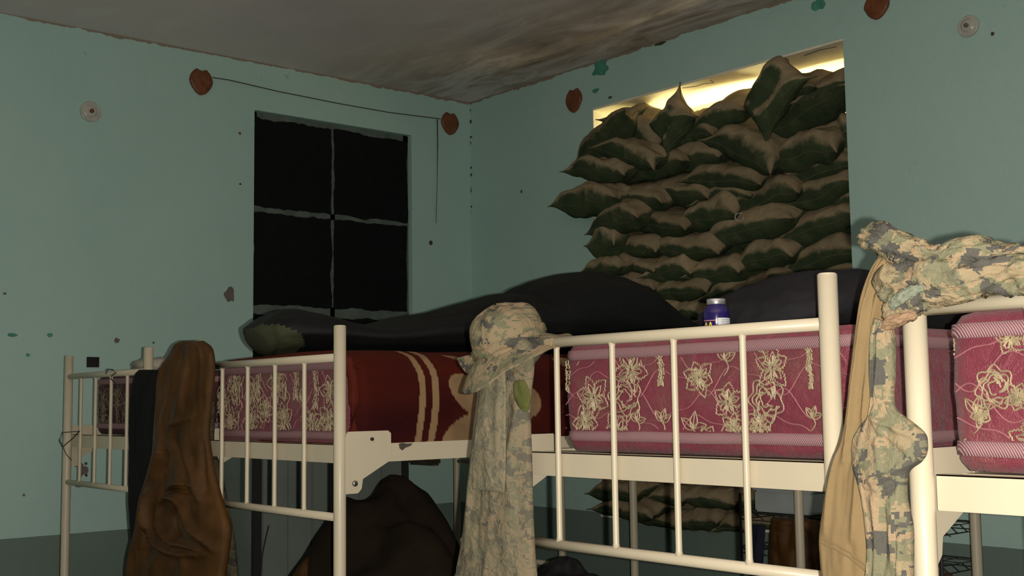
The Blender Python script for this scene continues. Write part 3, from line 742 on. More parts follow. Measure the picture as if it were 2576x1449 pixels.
for i, (x, y) in enumerate(sil):
    f = i/(len(sil)-1); pw = W(x, y, 0, -1.70+.05*f); zb = 1.634; h = max(.03, pw.z-zb); path.append((pw.x, pw.y+.03, zb+h*.5)); rad.append((.10+.10*min(1, f*4), h*.5))
sb2 = empty('sleeping_bag', (-1.65, 2.1, 1.634), 'charcoal sleeping bag mounded behind the bottle on the middle right bunk', 'sleeping bag')
par(loft('shell', path, rad, M['charcoal'], (7, .005), 5, 90, 36), sb2)

# ---------------------------------------------------------------- supplement bottle
Y_ = 2.06; c0 = W(1803, 815, 1, Y_)
bt = empty('pill_bottle', (c0.x, Y_, 1.636), 'dark blue screw-top bottle with yellow lettering on the middle right mattress', 'bottle')
def lathe(name, prof, m, parent, n=40, sm=True):
    bm = bmesh.new(); rings = [[bm.verts.new((r*math.cos(2*math.pi*k/n), r*math.sin(2*math.pi*k/n), z)) for k in range(n)] for r, z in prof]
    for A, B in zip(rings, rings[1:]):
        for k in range(n): bm.faces.new((A[k], A[(k+1) % n], B[(k+1) % n], B[k]))
    bm.faces.new(rings[0][::-1]); bm.faces.new(rings[-1]); return obj(name, bm, m, parent, sm)
ztop = W(1803, 752, 1, Y_).z-1.636
rb = .0295
lathe('body', [(rb*.9, 0), (rb, .004), (rb, ztop-.034), (rb*.97, ztop-.028), (rb*.84, ztop-.020), (rb*.66, ztop-.015), (rb*.62, ztop-.013)], M['bottle'], bt)
lathe('cap', [(rb*.70, ztop-.013), (rb*.72, ztop-.012), (rb*.72, ztop-.002), (rb*.66, ztop)], M['cap'], bt)
vd = Vector((-c0.x, -Y_)).normalized(); a0 = math.atan2(vd.y, vd.x)
def wrap(name, a1, a2, z1, z2, m, n=14, rr=.0005):
    vs = []; 
    for i in range(n+1):
        a = a0+a1+(a2-a1)*i/n
        for z in (z1, z2): vs.append(((rb+rr)*math.cos(a), (rb+rr)*math.sin(a), z))
    return data(name, vs, [(2*i, 2*i+2, 2*i+3, 2*i+1) for i in range(n)], m, bt)
o = wrap('paper_label', .10, 1.3, .006, ztop-.044, M['labelw']); o['label'] = 'white printed panel of the label'
wrap('label_line', -1.2, .05, ztop-.050, ztop-.0485, M['inkline'], rr=.0008)
for k in range(5): wrap('text_line', .35, 1.1-.1*(k % 2), ztop-.049-k*.004, ztop-.0478-k*.004, M['greyink'], rr=.0009)
def glyph(strokes, ca, zc, h, name):
    vs = []; fs = []
    for pts in strokes:
        for (x1, y1), (x2, y2) in zip(pts, pts[1:]):
            d = Vector((x2-x1, y2-y1)); d = d.normalized() if d.length else Vector((1, 0)); nn = Vector((-d.y, d.x))*.09; b_ = len(vs)
            for (x, y, s_) in ((x1, y1, 1), (x1, y1, -1), (x2, y2, -1), (x2, y2, 1)):
                a = a0+ca+(x+nn.x*s_)*h/rb; vs.append(((rb+.001)*math.cos(a), (rb+.001)*math.sin(a), zc+(y+nn.y*s_)*h))
            fs.append((b_, b_+1, b_+2, b_+3))
    o = data(name, vs, fs, M['yellow'], bt, False); return o
Ag = [[(0, 0), (.35, 1), (.7, 0)], [(.12, .35), (.58, .35)]]
glyph(Ag, -.62, ztop-.066, .013, 'letter_a'); glyph(Ag, -1.02, ztop-.066, .013, 'letter_a')

# ---------------------------------------------------------------- garments
# coyote-brown garment over bed B's left post
g1 = empty('brown_trousers', (-3.81, 1.77, 1.72), 'shiny brown trousers draped over the left post of the middle left bunk', 'clothing')
rows = [((462, 857), (512, 857)), ((440, 878), (532, 882)), ((412, 930), (536, 935)), ((400, 1000), (530, 1000)), ((393, 1080), (522, 1080)), ((390, 1140), (528, 1150)), ((376, 1200), (542, 1210)), ((362, 1260), (556, 1260)), ((354, 1330), (574, 1330)), ((340, 1400), (568, 1400)), ((328, 1460), (560, 1460)), ((322, 1530), (566, 1530))]
RB = [([(480, 868), (468, 930), (448, 1020), (432, 1085)], 7, .012), ([(500, 880), (492, 960), (478, 1040), (452, 1110)], 8, .010), ([(468, 898), (452, 980), (436, 1078)], 4, -.010), ([(430, 900), (418, 990), (410, 1100)], 9, .008),
 ([(510, 1045), (480, 1062), (450, 1070)], 6, .008), ([(434, 1263), (460, 1250), (490, 1256), (507, 1288), (522, 1325), (546, 1354), (560, 1384)], 8, .022),
 ([(408, 1232), (404, 1280), (412, 1320), (434, 1362), (477, 1388), (542, 1393)], 8, .020), ([(430, 1271), (434, 1310), (446, 1340), (473, 1362), (512, 1371), (540, 1384)], 6, .018),
 ([(476, 1275), (470, 1300), (474, 1330), (486, 1350)], 9, -.032), ([(486, 1098), (500, 1150), (518, 1210), (534, 1260)], 9, .016), ([(470, 1110), (482, 1160), (496, 1210), (498, 1240)], 6, -.012),
 ([(440, 1120), (420, 1167), (402, 1220), (398, 1270), (402, 1330)], 9, .018), ([(455, 1140), (440, 1190), (430, 1240)], 7, -.014), ([(460, 1225), (485, 1215), (512, 1222)], 6, .012), ([(448, 1240), (480, 1232), (520, 1245)], 5, -.010),
 ([(373, 1200), (362, 1297), (352, 1400), (346, 1450)], 8, .014), ([(396, 1310), (388, 1370), (384, 1450)], 8, .016), ([(414, 1330), (412, 1380), (414, 1450)], 6, -.014), ([(440, 1390), (436, 1420), (436, 1460)], 9, .014),
 ([(500, 1390), (505, 1420), (500, 1460)], 8, .012), ([(520, 1110), (526, 1170), (538, 1240)], 5, -.010), ([(424, 1110), (398, 1190), (382, 1270)], 6, -.010)]
par(hang('body', rows, 1.765, (.024, .050), M['brown'], None, (3.6, .012), 3, 200, 160, ridges=[(a, b*.85, c*1.5) for a, b, c in RB], ridge=.5), g1)
rows = [((380, 1180), (420, 1180)), ((362, 1260), (436, 1250)), ((350, 1330), (440, 1330)), ((338, 1400), (446, 1410)), ((328, 1520), (452, 1520))]
par(hang('leg', rows, 1.745, (.010, .022), M['brown'], None, (3, .010), 8, 70, 50, ridges=[([(400, 1230), (384, 1320), (372, 1450)], 9, .014)]), g1)
g1b = empty('camouflage_trousers', (-3.6, 1.79, 1.6), 'dull camouflage trousers hanging behind the shiny brown trousers', 'clothing', 'camouflage clothes hung on the bunks')
rows = [((480, 905), (520, 915)), ((485, 960), (534, 960)), ((485, 1040), (536, 1040)), ((480, 1120), (534, 1120)), ((470, 1200), (552, 1180)), ((465, 1280), (570, 1270)), ((460, 1360), (584, 1350)), ((455, 1460), (596, 1450)), ((450, 1530), (604, 1530))]
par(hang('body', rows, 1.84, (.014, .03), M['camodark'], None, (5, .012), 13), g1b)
# black towel hanging by bed C's right post, with a white cloth bundled above it
rows = [((350, 930), (398, 930)), ((338, 960), (400, 955)), ((331, 1020), (398, 1020)), ((328, 1120), (396, 1120)), ((327, 1220), (392, 1220)), ((328, 1300), (386, 1300)), ((333, 1400), (384, 1400)), ((334, 1500), (384, 1500))]
o = hang('dark_towel', rows, 1.80+.03, (.012, .016), M['slate'], None, (4, .008), 21, 70, 40); tag(o, 'dark slate cloth hanging beside the right post of the farthest bunk', 'cloth')
p1 = W(352, 918, 1, 1.98); p2 = W(385, 912, 1, 1.98); p3 = W(430, 925, 1, 1.98); p4 = W(560, 895, 1, 2.3)
o = loft('pillow', [p1+Vector((0, 0, -.01)), p2+Vector((0, 0, -.015)), p3+Vector((0, .1, -.01)), W(470, 915, 1, 2.15)], [(.035, .022), (.06, .034), (.06, .034), (.04, .02)], M['whitecl'], (7, .008), 31, 50, 30)
tag(o, 'off-white crumpled pillow on the farthest mattress beside the brown trousers', 'pillow')
# camouflage trousers on bed A's left post
g2 = empty('camouflage_trousers', (-2.16, 1.77, 1.68), 'pale camouflage trousers hanging straight down under the boonie hat', 'clothing', 'camouflage clothes hung on the bunks')
rows = [((1228, 838), (1300, 838)), ((1216, 880), (1338, 872)), ((1212, 930), (1340, 925)), ((1206, 1000), (1331, 1000)), ((1196, 1070), (1331, 1060)), ((1188, 1150), (1334, 1150)), ((1180, 1250), (1337, 1240)), ((1172, 1330), (1339, 1330)), ((1160, 1400), (1343, 1400)), ((1150, 1460), (1348, 1460)), ((1140, 1540), (1354, 1540))]
RB = [([(1276, 860), (1274, 940), (1276, 1040), (1270, 1160), (1262, 1300), (1250, 1460)], 7, .008), ([(1284, 870), (1284, 960), (1284, 1060)], 4, -.006), ([(1240, 1040), (1262, 1075), (1290, 1090)], 5, .006),
 ([(1320, 1050), (1300, 1150), (1310, 1260), (1300, 1400)], 10, .007), ([(1215, 1100), (1205, 1220), (1195, 1400)], 9, .007), ([(1330, 930), (1300, 960), (1290, 1000)], 6, .007), ([(1230, 1120), (1260, 1150), (1300, 1160)], 6, -.005), ([(1200, 1290), (1240, 1310), (1320, 1290)], 9, .005), ([(1234, 1170), (1228, 1300), (1222, 1440)], 6, -.005)]
par(hang('body', rows, 1.765, (.020, .030), M['camo'], None, (2.6, .006), 33, 150, 110, ridges=RB, ridge=.6), g2)
rows = [((1222, 862), (1262, 868)), ((1212, 920), (1270, 920)), ((1207, 1000), (1272, 1000)), ((1198, 1080), (1272, 1080)), ((1190, 1150), (1272, 1170)), ((1188, 1230), (1268, 1240))]
o = hang('pocket_panel', rows, 1.728, (.008, .008), camo_mat('digital_camouflage_pale', 1.05, 2, 1.0, .6), None, (2.5, .004), 35, 60, 40, ridge=.4); par(o, g2)
rows = [((1296, 958), (1318, 955)), ((1294, 985), (1332, 988)), ((1300, 1012), (1331, 1018)), ((1312, 1030), (1326, 1038))]
o = hang('olive_patch', rows, 1.722, (.006, .006), M['olive'], None, (2, .003), 36, 24, 24, ridge=.3); par(o, g2); o['label'] = 'plain olive inside of a turned flap'
rows = [((1164, 1350), (1182, 1345)), ((1158, 1400), (1182, 1400)), ((1146, 1460), (1186, 1460)), ((1140, 1530), (1190, 1530))]
par(hang('rear_leg', rows, 1.80, (.01, .014), M['camo'], None, (2, .006), 38, 30, 24), g2)
# boonie hat
hat = empty('boonie_hat', (-2.155, 1.805, 1.72), 'camouflage boonie hat perched on the left post of the middle right bunk', 'hat')
Rh = Euler((math.radians(14), math.radians(-17), .3)).to_matrix()
cen = W(1288, 874, 1, 1.80)
def hatmesh(name, prof, m, wob=.004, n=64, seed=0, droop=None):
    vs = []; 
    for r, z in prof:
        for k in range(n):
            a = 2*math.pi*k/n
            rr = r*(1+.05*nz(math.cos(a)*1.3, math.sin(a)*1.3, seed+z*9)); zz = z
            if droop: zz += droop(a, r)
            p = Vector((rr*math.cos(a)*1.0, rr*math.sin(a)*1.12, zz+wob*nz(math.cos(a)*2.2, math.sin(a)*2.2, r*14+seed)*2))
            vs.append(cen+Rh@p)
    m_ = len(prof); fs = [(i*n+k, i*n+(k+1) % n, (i+1)*n+(k+1) % n, (i+1)*n+k) for i in range(m_-1) for k in range(n)]
    fs.append(tuple((m_-1)*n+k for k in range(n)))
    o = data(name, vs, fs, m, None); return par(o, hat)
R_ = .086
hatmesh('crown', [(R_*.98, -.012), (R_*1.0, 0), (R_*1.01, .022), (R_*.99, .045), (R_*.94, .062), (R_*.85, .076), (R_*.72, .087), (R_*.54, .096), (R_*.3, .102), (.004, .104)], M['camo2'], .006, 64, 1)
hatmesh('hat_band', [(R_*1.0, .002), (R_*1.055, .004), (R_*1.06, .020), (R_*1.0, .024)], M['camo2'], .004, 64, 1)
def dr(a, r):
    q = max(0, r-R_)/.06
    return -.022*q-.040*q*q*max(0, -math.cos(a))-.012*q*math.sin(3*a+.6)-.018*q*max(0, math.sin(a+2.6))
o = hatmesh('brim', [(R_*.96, .002), (R_*1.15, -.002), (R_*1.3, -.004), (R_*1.45, -.005), (R_*1.62, -.006), (R_*1.66, -.0075), (R_*1.62, -.010), (R_*1.4, -.009), (R_*1.1, -.008)], M['camo2'], .004, 64, 4, dr)
o.data.polygons.foreach_set('use_smooth', [True]*len(o.data.polygons))
rows = [((1150, 900), (1212, 885)), ((1155, 915), (1214, 905)), ((1165, 930), (1216, 925)), ((1180, 944), (1214, 942))]
o = hang('brim_flap', rows, 1.745, (.004, .005), M['camo2'], None, (2, .003), 41, 20, 24, ridge=.3); par(o, hat)
rows = [((1318, 862), (1392, 850)), ((1316, 880), (1388, 872)), ((1312, 900), (1360, 892)), ((1306, 925), (1336, 918))]
o = hang('rear_flap', rows, 1.80, (.010, .012), M['camo2'], None, (3, .006), 42, 30, 30); par(o, hat)
# coyote T-shirt and camouflage blouse on bed D's left post
g3 = empty('tan_shirt', (-1.03, 1.58, 1.71), 'plain tan shirt hanging beside the nearest bunk post under the camouflage blouse', 'clothing')
rows = [((2222, 636), (2250, 636)), ((2198, 668), (2262, 668)), ((2178, 715), (2256, 715)), ((2162, 770), (2240, 770)), ((2150, 850), (2232, 850)), ((2140, 950), (2222, 950)), ((2132, 1030), (2214, 1030)), ((2117, 1110), (2216, 1110)), ((2092, 1190), (2210, 1190)), ((2074, 1270), (2220, 1270)), ((2064, 1350), (2215, 1350)), ((2066, 1400), (2212, 1400)), ((2070, 1460), (2210, 1460)), ((2074, 1530), (2210, 1530))]
RB = [([(2236, 650), (2200, 740), (2178, 860), (2160, 1000), (2140, 1160)], 7, .012), ([(2246, 665), (2222, 760), (2200, 900), (2186, 1050)], 7, .010), ([(2228, 650), (2190, 740), (2168, 860), (2150, 980)], 4, -.010), ([(2215, 720), (2206, 840), (2196, 960)], 4, -.008),
 ([(2200, 980), (2180, 1120), (2170, 1260), (2160, 1360)], 9, .010), ([(2120, 1130), (2100, 1240), (2090, 1340)], 9, .008), ([(2212, 700), (2214, 800), (2206, 900)], 5, .007)]
par(hang('body', rows, 1.585, (.010, .018), M['coyote'], None, (2.4, .0045), 51, 150, 110, ridges=RB, ridge=.5), g3)
bm = bmesh.new()
for dy in (0, 12): tube(bm, [W(2064, 1352+dy, 1, 1.555), W(2100, 1368+dy, 1, 1.552), W(2140, 1392+dy, 1, 1.550), W(2180, 1425+dy, 1, 1.550)], .0014, 6)
par(obj('hem', bm, M['coyote']), g3)
g4 = empty('camouflage_blouse', (-.95, 1.60, 1.68), 'bright camouflage blouse thrown over the rail of the nearest bunk', 'clothing', 'camouflage clothes hung on the bunks')
D_ = 1.575
def lp(pts, rs, name, m, f, seed, y=D_, up=Vector((0, 0, 1)), n=70, k=40, label=None):
    P = [W(a, b, 1, y+(c if True else 0)) for a, b, c in pts]; o = loft(name, P, rs, m, f, seed, n, k, up); par(o, g4)
    if label: o['label'] = label
    return o
lp([(2172, 592, .01), (2215, 600, 0), (2290, 635, 0), (2370, 652, 0), (2440, 636, .01), (2520, 652, .03), (2600, 664, .05), (2680, 670, .07)],
   [(.020, .016), (.024, .023), (.024, .022), (.026, .019), (.030, .024), (.030, .022), (.03, .022), (.03, .022)], 'collar_roll', M['camo2'], (9, .006), 61)
lp([(2228, 760, .0), (2262, 725, 0), (2330, 700, 0), (2410, 700, 0), (2500, 696, .01), (2580, 690, .02), (2680, 690, .03)],
   [(.022, .028), (.034, .036), (.040, .034), (.040, .030), (.040, .026), (.036, .026), (.036, .026)], 'body', M['camo2'], (8, .008), 62)
lp([(2236, 812, -.005), (2262, 775, -.010), (2320, 745, -.012), (2400, 742, -.01), (2470, 735, -.01)],
   [(.010, .010), (.020, .024), (.024, .020), (.022, .012), (.012, .006)], 'front_panel', M['camo2'], (7, .005), 63)
lp([(2240, 775, -.036), (2262, 752, -.038), (2290, 735, -.038), (2325, 722, -.036)], [(.004, .006), (.006, .009), (.006, .009), (.004, .005)], 'hook_strip', simple('grey_green_hook_tape', (.20, .22, .165), .8, .2, 200, .5), (6, .0015), 64, label='plain grey-green fastening strip')
lp([(2216, 840, -.022), (2240, 812, -.026), (2275, 800, -.026), (2305, 790, -.026)], [(.004, .004), (.012, .009), (.014, .008), (.006, .006)], 'inner_fold', cloth_mat('tan_lining', (.29, .19, .12), .1), (5, .002), 65, label='tan inside of the turned hem')
rows = [((2198, 800), (2240, 812)), ((2194, 860), (2250, 850)), ((2192, 930), (2250, 930)), ((2196, 1000), (2246, 990)), ((2192, 1035), (2252, 1025)), ((2186, 1050), (2268, 1042)), ((2166, 1072), (2300, 1066)), ((2150, 1098), (2326, 1090)), ((2146, 1125), (2333, 1112)), ((2146, 1150), (2330, 1140)), ((2150, 1180), (2316, 1162)), ((2158, 1205), (2284, 1190)), ((2172, 1260), (2280, 1250)), ((2180, 1320), (2294, 1320)), ((2186, 1390), (2296, 1390)), ((2180, 1460), (2296, 1460)), ((2178, 1530), (2300, 1530))]
RB = [([(2222, 810), (2226, 900), (2216, 1000)], 6, .008), ([(2206, 850), (2204, 940), (2206, 1030)], 4, -.007), ([(2200, 1050), (2250, 1070), (2310, 1100)], 8, .007), ([(2210, 1085), (2260, 1120), (2290, 1150)], 7, -.006), ([(2180, 1080), (2170, 1140), (2185, 1200)], 8, .008),
 ([(2240, 1060), (2226, 1110), (2230, 1180)], 6, .006), ([(2290, 1170), (2240, 1200), (2200, 1210)], 7, .008), ([(2270, 1215), (2230, 1240), (2190, 1232)], 6, -.007), ([(2210, 1240), (2220, 1340), (2216, 1450)], 9, .008), ([(2262, 1250), (2258, 1350), (2262, 1450)], 8, .007), ([(2240, 1260), (2240, 1340), (2238, 1420)], 5, -.006)]
par(hang('sleeve', rows, 1.555, (.012, .018), M['camo2'], None, (2.6, .005), 67, 170, 110, ridges=[(a, b, c*.9) for a, b, c in RB if a[0][0] != 2180], ridge=.8), g4)

# ---------------------------------------------------------------- cable ties on bed C
bm = bmesh.new()
P = [W(x, y, 1, 1.835) for x, y in ((158, 1088), (200, 1085), (184, 1102), (158, 1124), (150, 1108), (158, 1088))]
tube(bm, P, .0024, 6); tube(bm, [W(158, 1124, 1, 1.832), W(166, 1142, 1, 1.832), W(180, 1158, 1, 1.832)], .0018, 6)
tag(obj('cable_tie', bm, M['wire']), 'black cable tie looped round the left post of the farthest bunk', 'cable tie', 'black cable ties on the farthest bunk')
bm = bmesh.new()
P = [W(x, y, 1, 1.84) for x, y in ((266, 940), (272, 929), (284, 930), (291, 938), (281, 945), (279, 953), (288, 962), (300, 974), (311, 984))]
tube(bm, P, .0026, 6); tag(obj('cable_tie', bm, M['wire']), 'black cable tie dangling from the top rail of the farthest bunk', 'cable tie', 'black cable ties on the farthest bunk')

# ---------------------------------------------------------------- locker behind bed B
lk = empty('steel_locker', (-5.5, 3.5, 0), 'grey-green steel locker against the left wall behind the bunks', 'locker')
fx = -5.33; ya = W(657, 1300, 0, fx).y; yb = W(1010, 1180, 0, fx).y
bm = bmesh.new(); bx(bm, (XL+.01, ya, .06), (fx, yb, 1.42), .004); par(obj('carcass', bm, M['locker']), lk)
nd = 6; dw = (yb-ya)/nd
for k in range(nd):
    bm = bmesh.new(); bx(bm, (fx, ya+k*dw+.004, .09), (fx+.012, ya+(k+1)*dw-.004, 1.40), .003); o = par(obj('door', bm, M['locker']), lk)
for y_ in (ya-.03, yb+.012):
    bm = bmesh.new(); bx(bm, (fx-.004, y_-.022, 0), (fx+.022, y_+.022, 1.43), .003); par(obj('corner_post', bm, M['wire']), lk)
bm = bmesh.new(); tube(bm, [W(676, 1322, 0, fx+.02), W(668, 1355, 0, fx+.022), W(659, 1400, 0, fx+.025), W(654, 1470, 0, fx+.03)], .004, 6)
tag(obj('loose_wire', bm, M['wire']), 'thin black wire hanging at the left corner of the grey-green locker', 'wire')
# dark covered pile on bed B's lower bunk
def mound(name, c, rx, ry, h, m, seed, pk=1.0, n=60, k=60, lump=.12):
    vs = []
    for i in range(n+1):
        r = (i/n)
        for q in range(k):
            a = 2*math.pi*q/k; x = r*math.cos(a); y = r*math.sin(a)
            z = h*(max(0, 1-r**1.5))**pk*(1+lump*nz(x*2.5, y*2.5, seed)*1.5)+h*lump*.35*nz(x*7, y*7, seed+1)*(1-r)
            j = 1+lump*nz(math.cos(a)*1.4, math.sin(a)*1.4, seed+4)
            vs.append((c[0]+x*rx*j, c[1]+y*ry*j, c[2]+max(0, z)))
    fs = [(i*k+q, i*k+(q+1) % k, (i+1)*k+(q+1) % k, (i+1)*k+q) for i in range(n) for q in range(k)]; fs.append(tuple(n*k+q for q in range(k))[::-1])
    return data(name, vs, fs, m, None)
pk = W(1005, 1212, 1, 2.5)
o = mound('covered_pile', (pk.x+.03, 2.42, .64), .58, .40, pk.z-.64, M['darkbrown'], 4, .95, lump=.2); tag(o, 'dark brown blanket heaped to a peak on the middle left lower bunk', 'blanket')
p = W(790, 1450, 1, 2.2); o = mound('brown_bundle', (p.x, 2.2, .64), .20, .16, W(790, 1408, 1, 2.2).z-.64, M['brown'], 9, .6); tag(o, 'small ochre-brown bundle at the foot of the dark heap', 'bundle')
p = W(1425, 1410, 1, 2.5); o = mound('black_bag', (p.x, 2.5, .64), .17, .20, p.z-.64, M['black'], 12, .35); tag(o, 'black bag bulging below the rail of the middle right bunk', 'bag')
# camouflage pouch glimpsed under bed B, hung on the far side of bed C
q1 = W(1032, 1150, 1, 3.7); q2 = W(1096, 1172, 1, 3.7)
bm = bmesh.new(); bx(bm, (q1.x, 3.68, q2.z), (q2.x, 3.74, 1.32), .012); bx(bm, (q1.x+.02, 3.67, q2.z+.03), (q2.x-.02, 3.685, q2.z+.09), .004)
bm.verts.ensure_lookup_table()
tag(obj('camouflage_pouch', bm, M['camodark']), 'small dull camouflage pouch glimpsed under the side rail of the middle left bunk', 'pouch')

# ---------------------------------------------------------------- wire rack against the right wall
rk = empty('wire_rack', (-2.8, 4.15, 0), 'black wire storage rack against the right wall below the sandbags', 'shelf')
rx0 = -3.28; rx1 = -2.36; ry0, ry1 = 4.02, 4.30
for x in (rx0, rx1):
    for y in (ry0, ry1):
        bm = bmesh.new(); tube(bm, [(x, y, 0), (x, y, 1.10)], .006, 8); obj_ = par(obj('post', bm, M['wire']), rk)
for z in (1.02, .88, .70, .35):
    bm = bmesh.new()
    for y in (ry0, ry1): tube(bm, [(rx0, y, z), (rx1, y, z)], .0035, 6); tube(bm, [(rx0, y, z-.03), (rx1, y, z-.03)], .0025, 6)
    for k in range(12):
        x = rx0+(rx1-rx0)*k/11; tube(bm, [(x, ry0, z), (x, ry1, z)], .0018, 5)
        tube(bm, [(x, ry0, z), (x+(rx1-rx0)/22, ry0, z-.03)], .0015, 5)
    for k in range(3): y = ry0+(ry1-ry0)*(k+.5)/3; tube(bm, [(rx0, y, z), (rx1, y, z)], .0018, 5)
    for x in (rx0, rx1):
        for y in (ry0+(ry1-ry0)*q/4 for q in range(5)): tube(bm, [(x, y, z), (x, min(ry1, y+.05), z-.03)], .002, 5)
        tube(bm, [(x, ry0, z-.03), (x, ry1, z-.03)], .0025, 5)
    par(obj('wire_shelf', bm, M['wire']), rk)
a = W(1917, 1228, 1, 4.05); b_ = W(2068, 1284, 1, 4.05)
sbx = empty('storage_box', (-3.05, 4.12, 1.024), 'flat white plastic box on top of the wire rack', 'box')
bm = bmesh.new(); bx(bm, (-3.215, 4.03, 1.026), (-2.93, 4.26, 1.115), .008); par(obj('tray', bm, M['whitebox']), sbx)
bm = bmesh.new(); bx(bm, (-3.222, 4.024, 1.115), (-2.923, 4.266, 1.128), .004); par(obj('lid', bm, M['whitebox']), sbx)
rows = [((1948, 1300), (2055, 1308)), ((1942, 1340), (2062, 1340)), ((1938, 1400), (2066, 1400)), ((1940, 1460), (2064, 1460)), ((1945, 1540), (2060, 1540))]
o = hang('brown_jacket', rows, 3.97, (.03, .04), M['brown'], None, (5, .016), 71, 50, 40); tag(o, 'rust-brown jacket hanging from the front of the wire rack', 'clothing')
rows = [((1890, 1320), (1925, 1322)), ((1888, 1370), (1922, 1370)), ((1890, 1440), (1915, 1440)), ((1892, 1500), (1912, 1500))]
o = hang('navy_cloth', rows, 3.98, (.012, .016), cloth_mat('navy_cotton', (.014, .016, .032), .2), None, (3, .008), 72, 40, 30); tag(o, 'narrow navy cloth hanging at the left end of the wire rack', 'cloth')
bm = bmesh.new(); bx(bm, (-2.62, 4.05, .706), (-2.42, 4.25, .83), .02)
tag(obj('brown_parcel', bm, M['heart']), 'small reddish-brown parcel on the lower shelf of the wire rack', 'parcel')

# ---------------------------------------------------------------- sandbags
def pillow(a, b, c, seed, ear=1.0, nu=28, nv=20):
    """a sewn sack: half length a (x), half depth b (y), half thickness c (z), pinched seam all round and pulled-out corners"""
    vs = []; idx = {}; fs = []
    def P(i, j, sd):
        u = math.sin(math.pi/2*(2*i/nu-1)); v = math.sin(math.pi/2*(2*j/nv-1))
        if i in (0, nu) or j in (0, nv): sd = 0
        key = (i, j, sd)
        if key in idx: return idx[key]
        k8 = (u*v)**10; x = a*u*(.90+.07*v*v+.10*ear*k8+.02*nz(v*2, seed, 1)); y = b*v*(.86+.08*u*u+.16*ear*k8)
        t = ((1-u**4)*(1-v**4))**.55
        lump = 1+.22*nz(u*1.8+seed, v*1.8, sd*2)+.10*nz(u*4+seed, v*4, sd)
        crease = .045*(1-abs(u))*nz(u*9+seed, v*3, 7)+.06*abs(u)**2*nz(u*2, v*11+seed, 3)
        z = sd*c*t*max(.1, lump+crease) + c*.38*nz(u*1.2+seed, v*1.2, 5) + c*.25*nz(u*3, seed*2.1, v)*abs(u)
        idx[key] = len(vs); vs.append((x, y, z)); return idx[key]
    for sd in (1, -1):
        for i in range(nu):
            for j in range(nv):
                q = [P(i, j, sd), P(i+1, j, sd), P(i+1, j+1, sd), P(i, j+1, sd)]
                if sd < 0: q = q[::-1]
                fs.append(tuple(q))
    global SEAM
    SEAM = [vs[idx[(i, 0, 0)]] for i in range(nu+1)]+[vs[idx[(nu, j, 0)]] for j in range(1, nv+1)]+[vs[idx[(i, nv, 0)]] for i in range(nu-1, -1, -1)]+[vs[idx[(0, j, 0)]] for j in range(nv-1, -1, -1)]
    me = bpy.data.meshes.new('sandbag'); me.from_pydata(vs, [], fs); me.update(); me.materials.append(M['bag'])
    me.polygons.foreach_set('use_smooth', [True]*len(me.polygons)); return me
ORD = ['first', 'second', 'third', 'fourth', 'fifth', 'sixth', 'seventh', 'eighth', 'ninth', 'tenth', 'eleventh', 'twelfth', 'thirteenth']
nb = [0]
def yface(x): return 4.47+(x+4.7)*.085
def sbag(L, Rp, hpx, label, tilt=24, dy=0, ear=1.0, depth=.15, over=1.10, yaw=0, flatface=False, hs=1.16):
    nb[0] += 1; sd = nb[0]*1.37
    g = W((L[0]+Rp[0])/2, (L[1]+Rp[1])/2, 1, 4.5); y = yface(g.x)+dy
    if W(*L, 1, y).x < -4.60 and not flatface: depth = .088; y = 4.40+min(0, dy)*.2
    l = W(*L, 1, y); r = W(*Rp, 1, y)
    if r.x > -3.08: r = l+(r-l)*((-3.08-l.x)/(r.x-l.x)); y = max(y, 4.60); l.y = r.y = y
    c = (l+r)/2; d = r-l
    up = (W((L[0]+Rp[0])/2, (L[1]+Rp[1])/2-hpx/2, 1, y)-c).z*2
    ang = math.atan2(d.z, d.x)
    if flatface:
        me = pillow(d.length/2*over, up/2*hs, .075, sd, 2.4); rot = Euler((math.radians(78), 0, 0)).to_matrix()
    else:
        me = pillow(d.length/2*over, depth, up/2*hs*.86, sd, ear); rot = Euler((math.radians(tilt+random.uniform(-5, 5)), 0, 0)).to_matrix()
    o = bpy.data.objects.new('sandbag', me); C.objects.link(o)
    rot = Euler((0, -ang, 0)).to_matrix() @ Euler((0, 0, math.radians(yaw))).to_matrix() @ rot
    o.matrix_world = Matrix.Translation(c+Vector((0, depth*.75 if not flatface else .05, 0))) @ rot.to_4x4()
    bm = bmesh.new(); tube(bm, SEAM, .0022, 5); obj('seam', bm, M['seam'], o, True)
    tag(o, label, 'sandbag', 'green sandbags stacked in the window opening'); return o
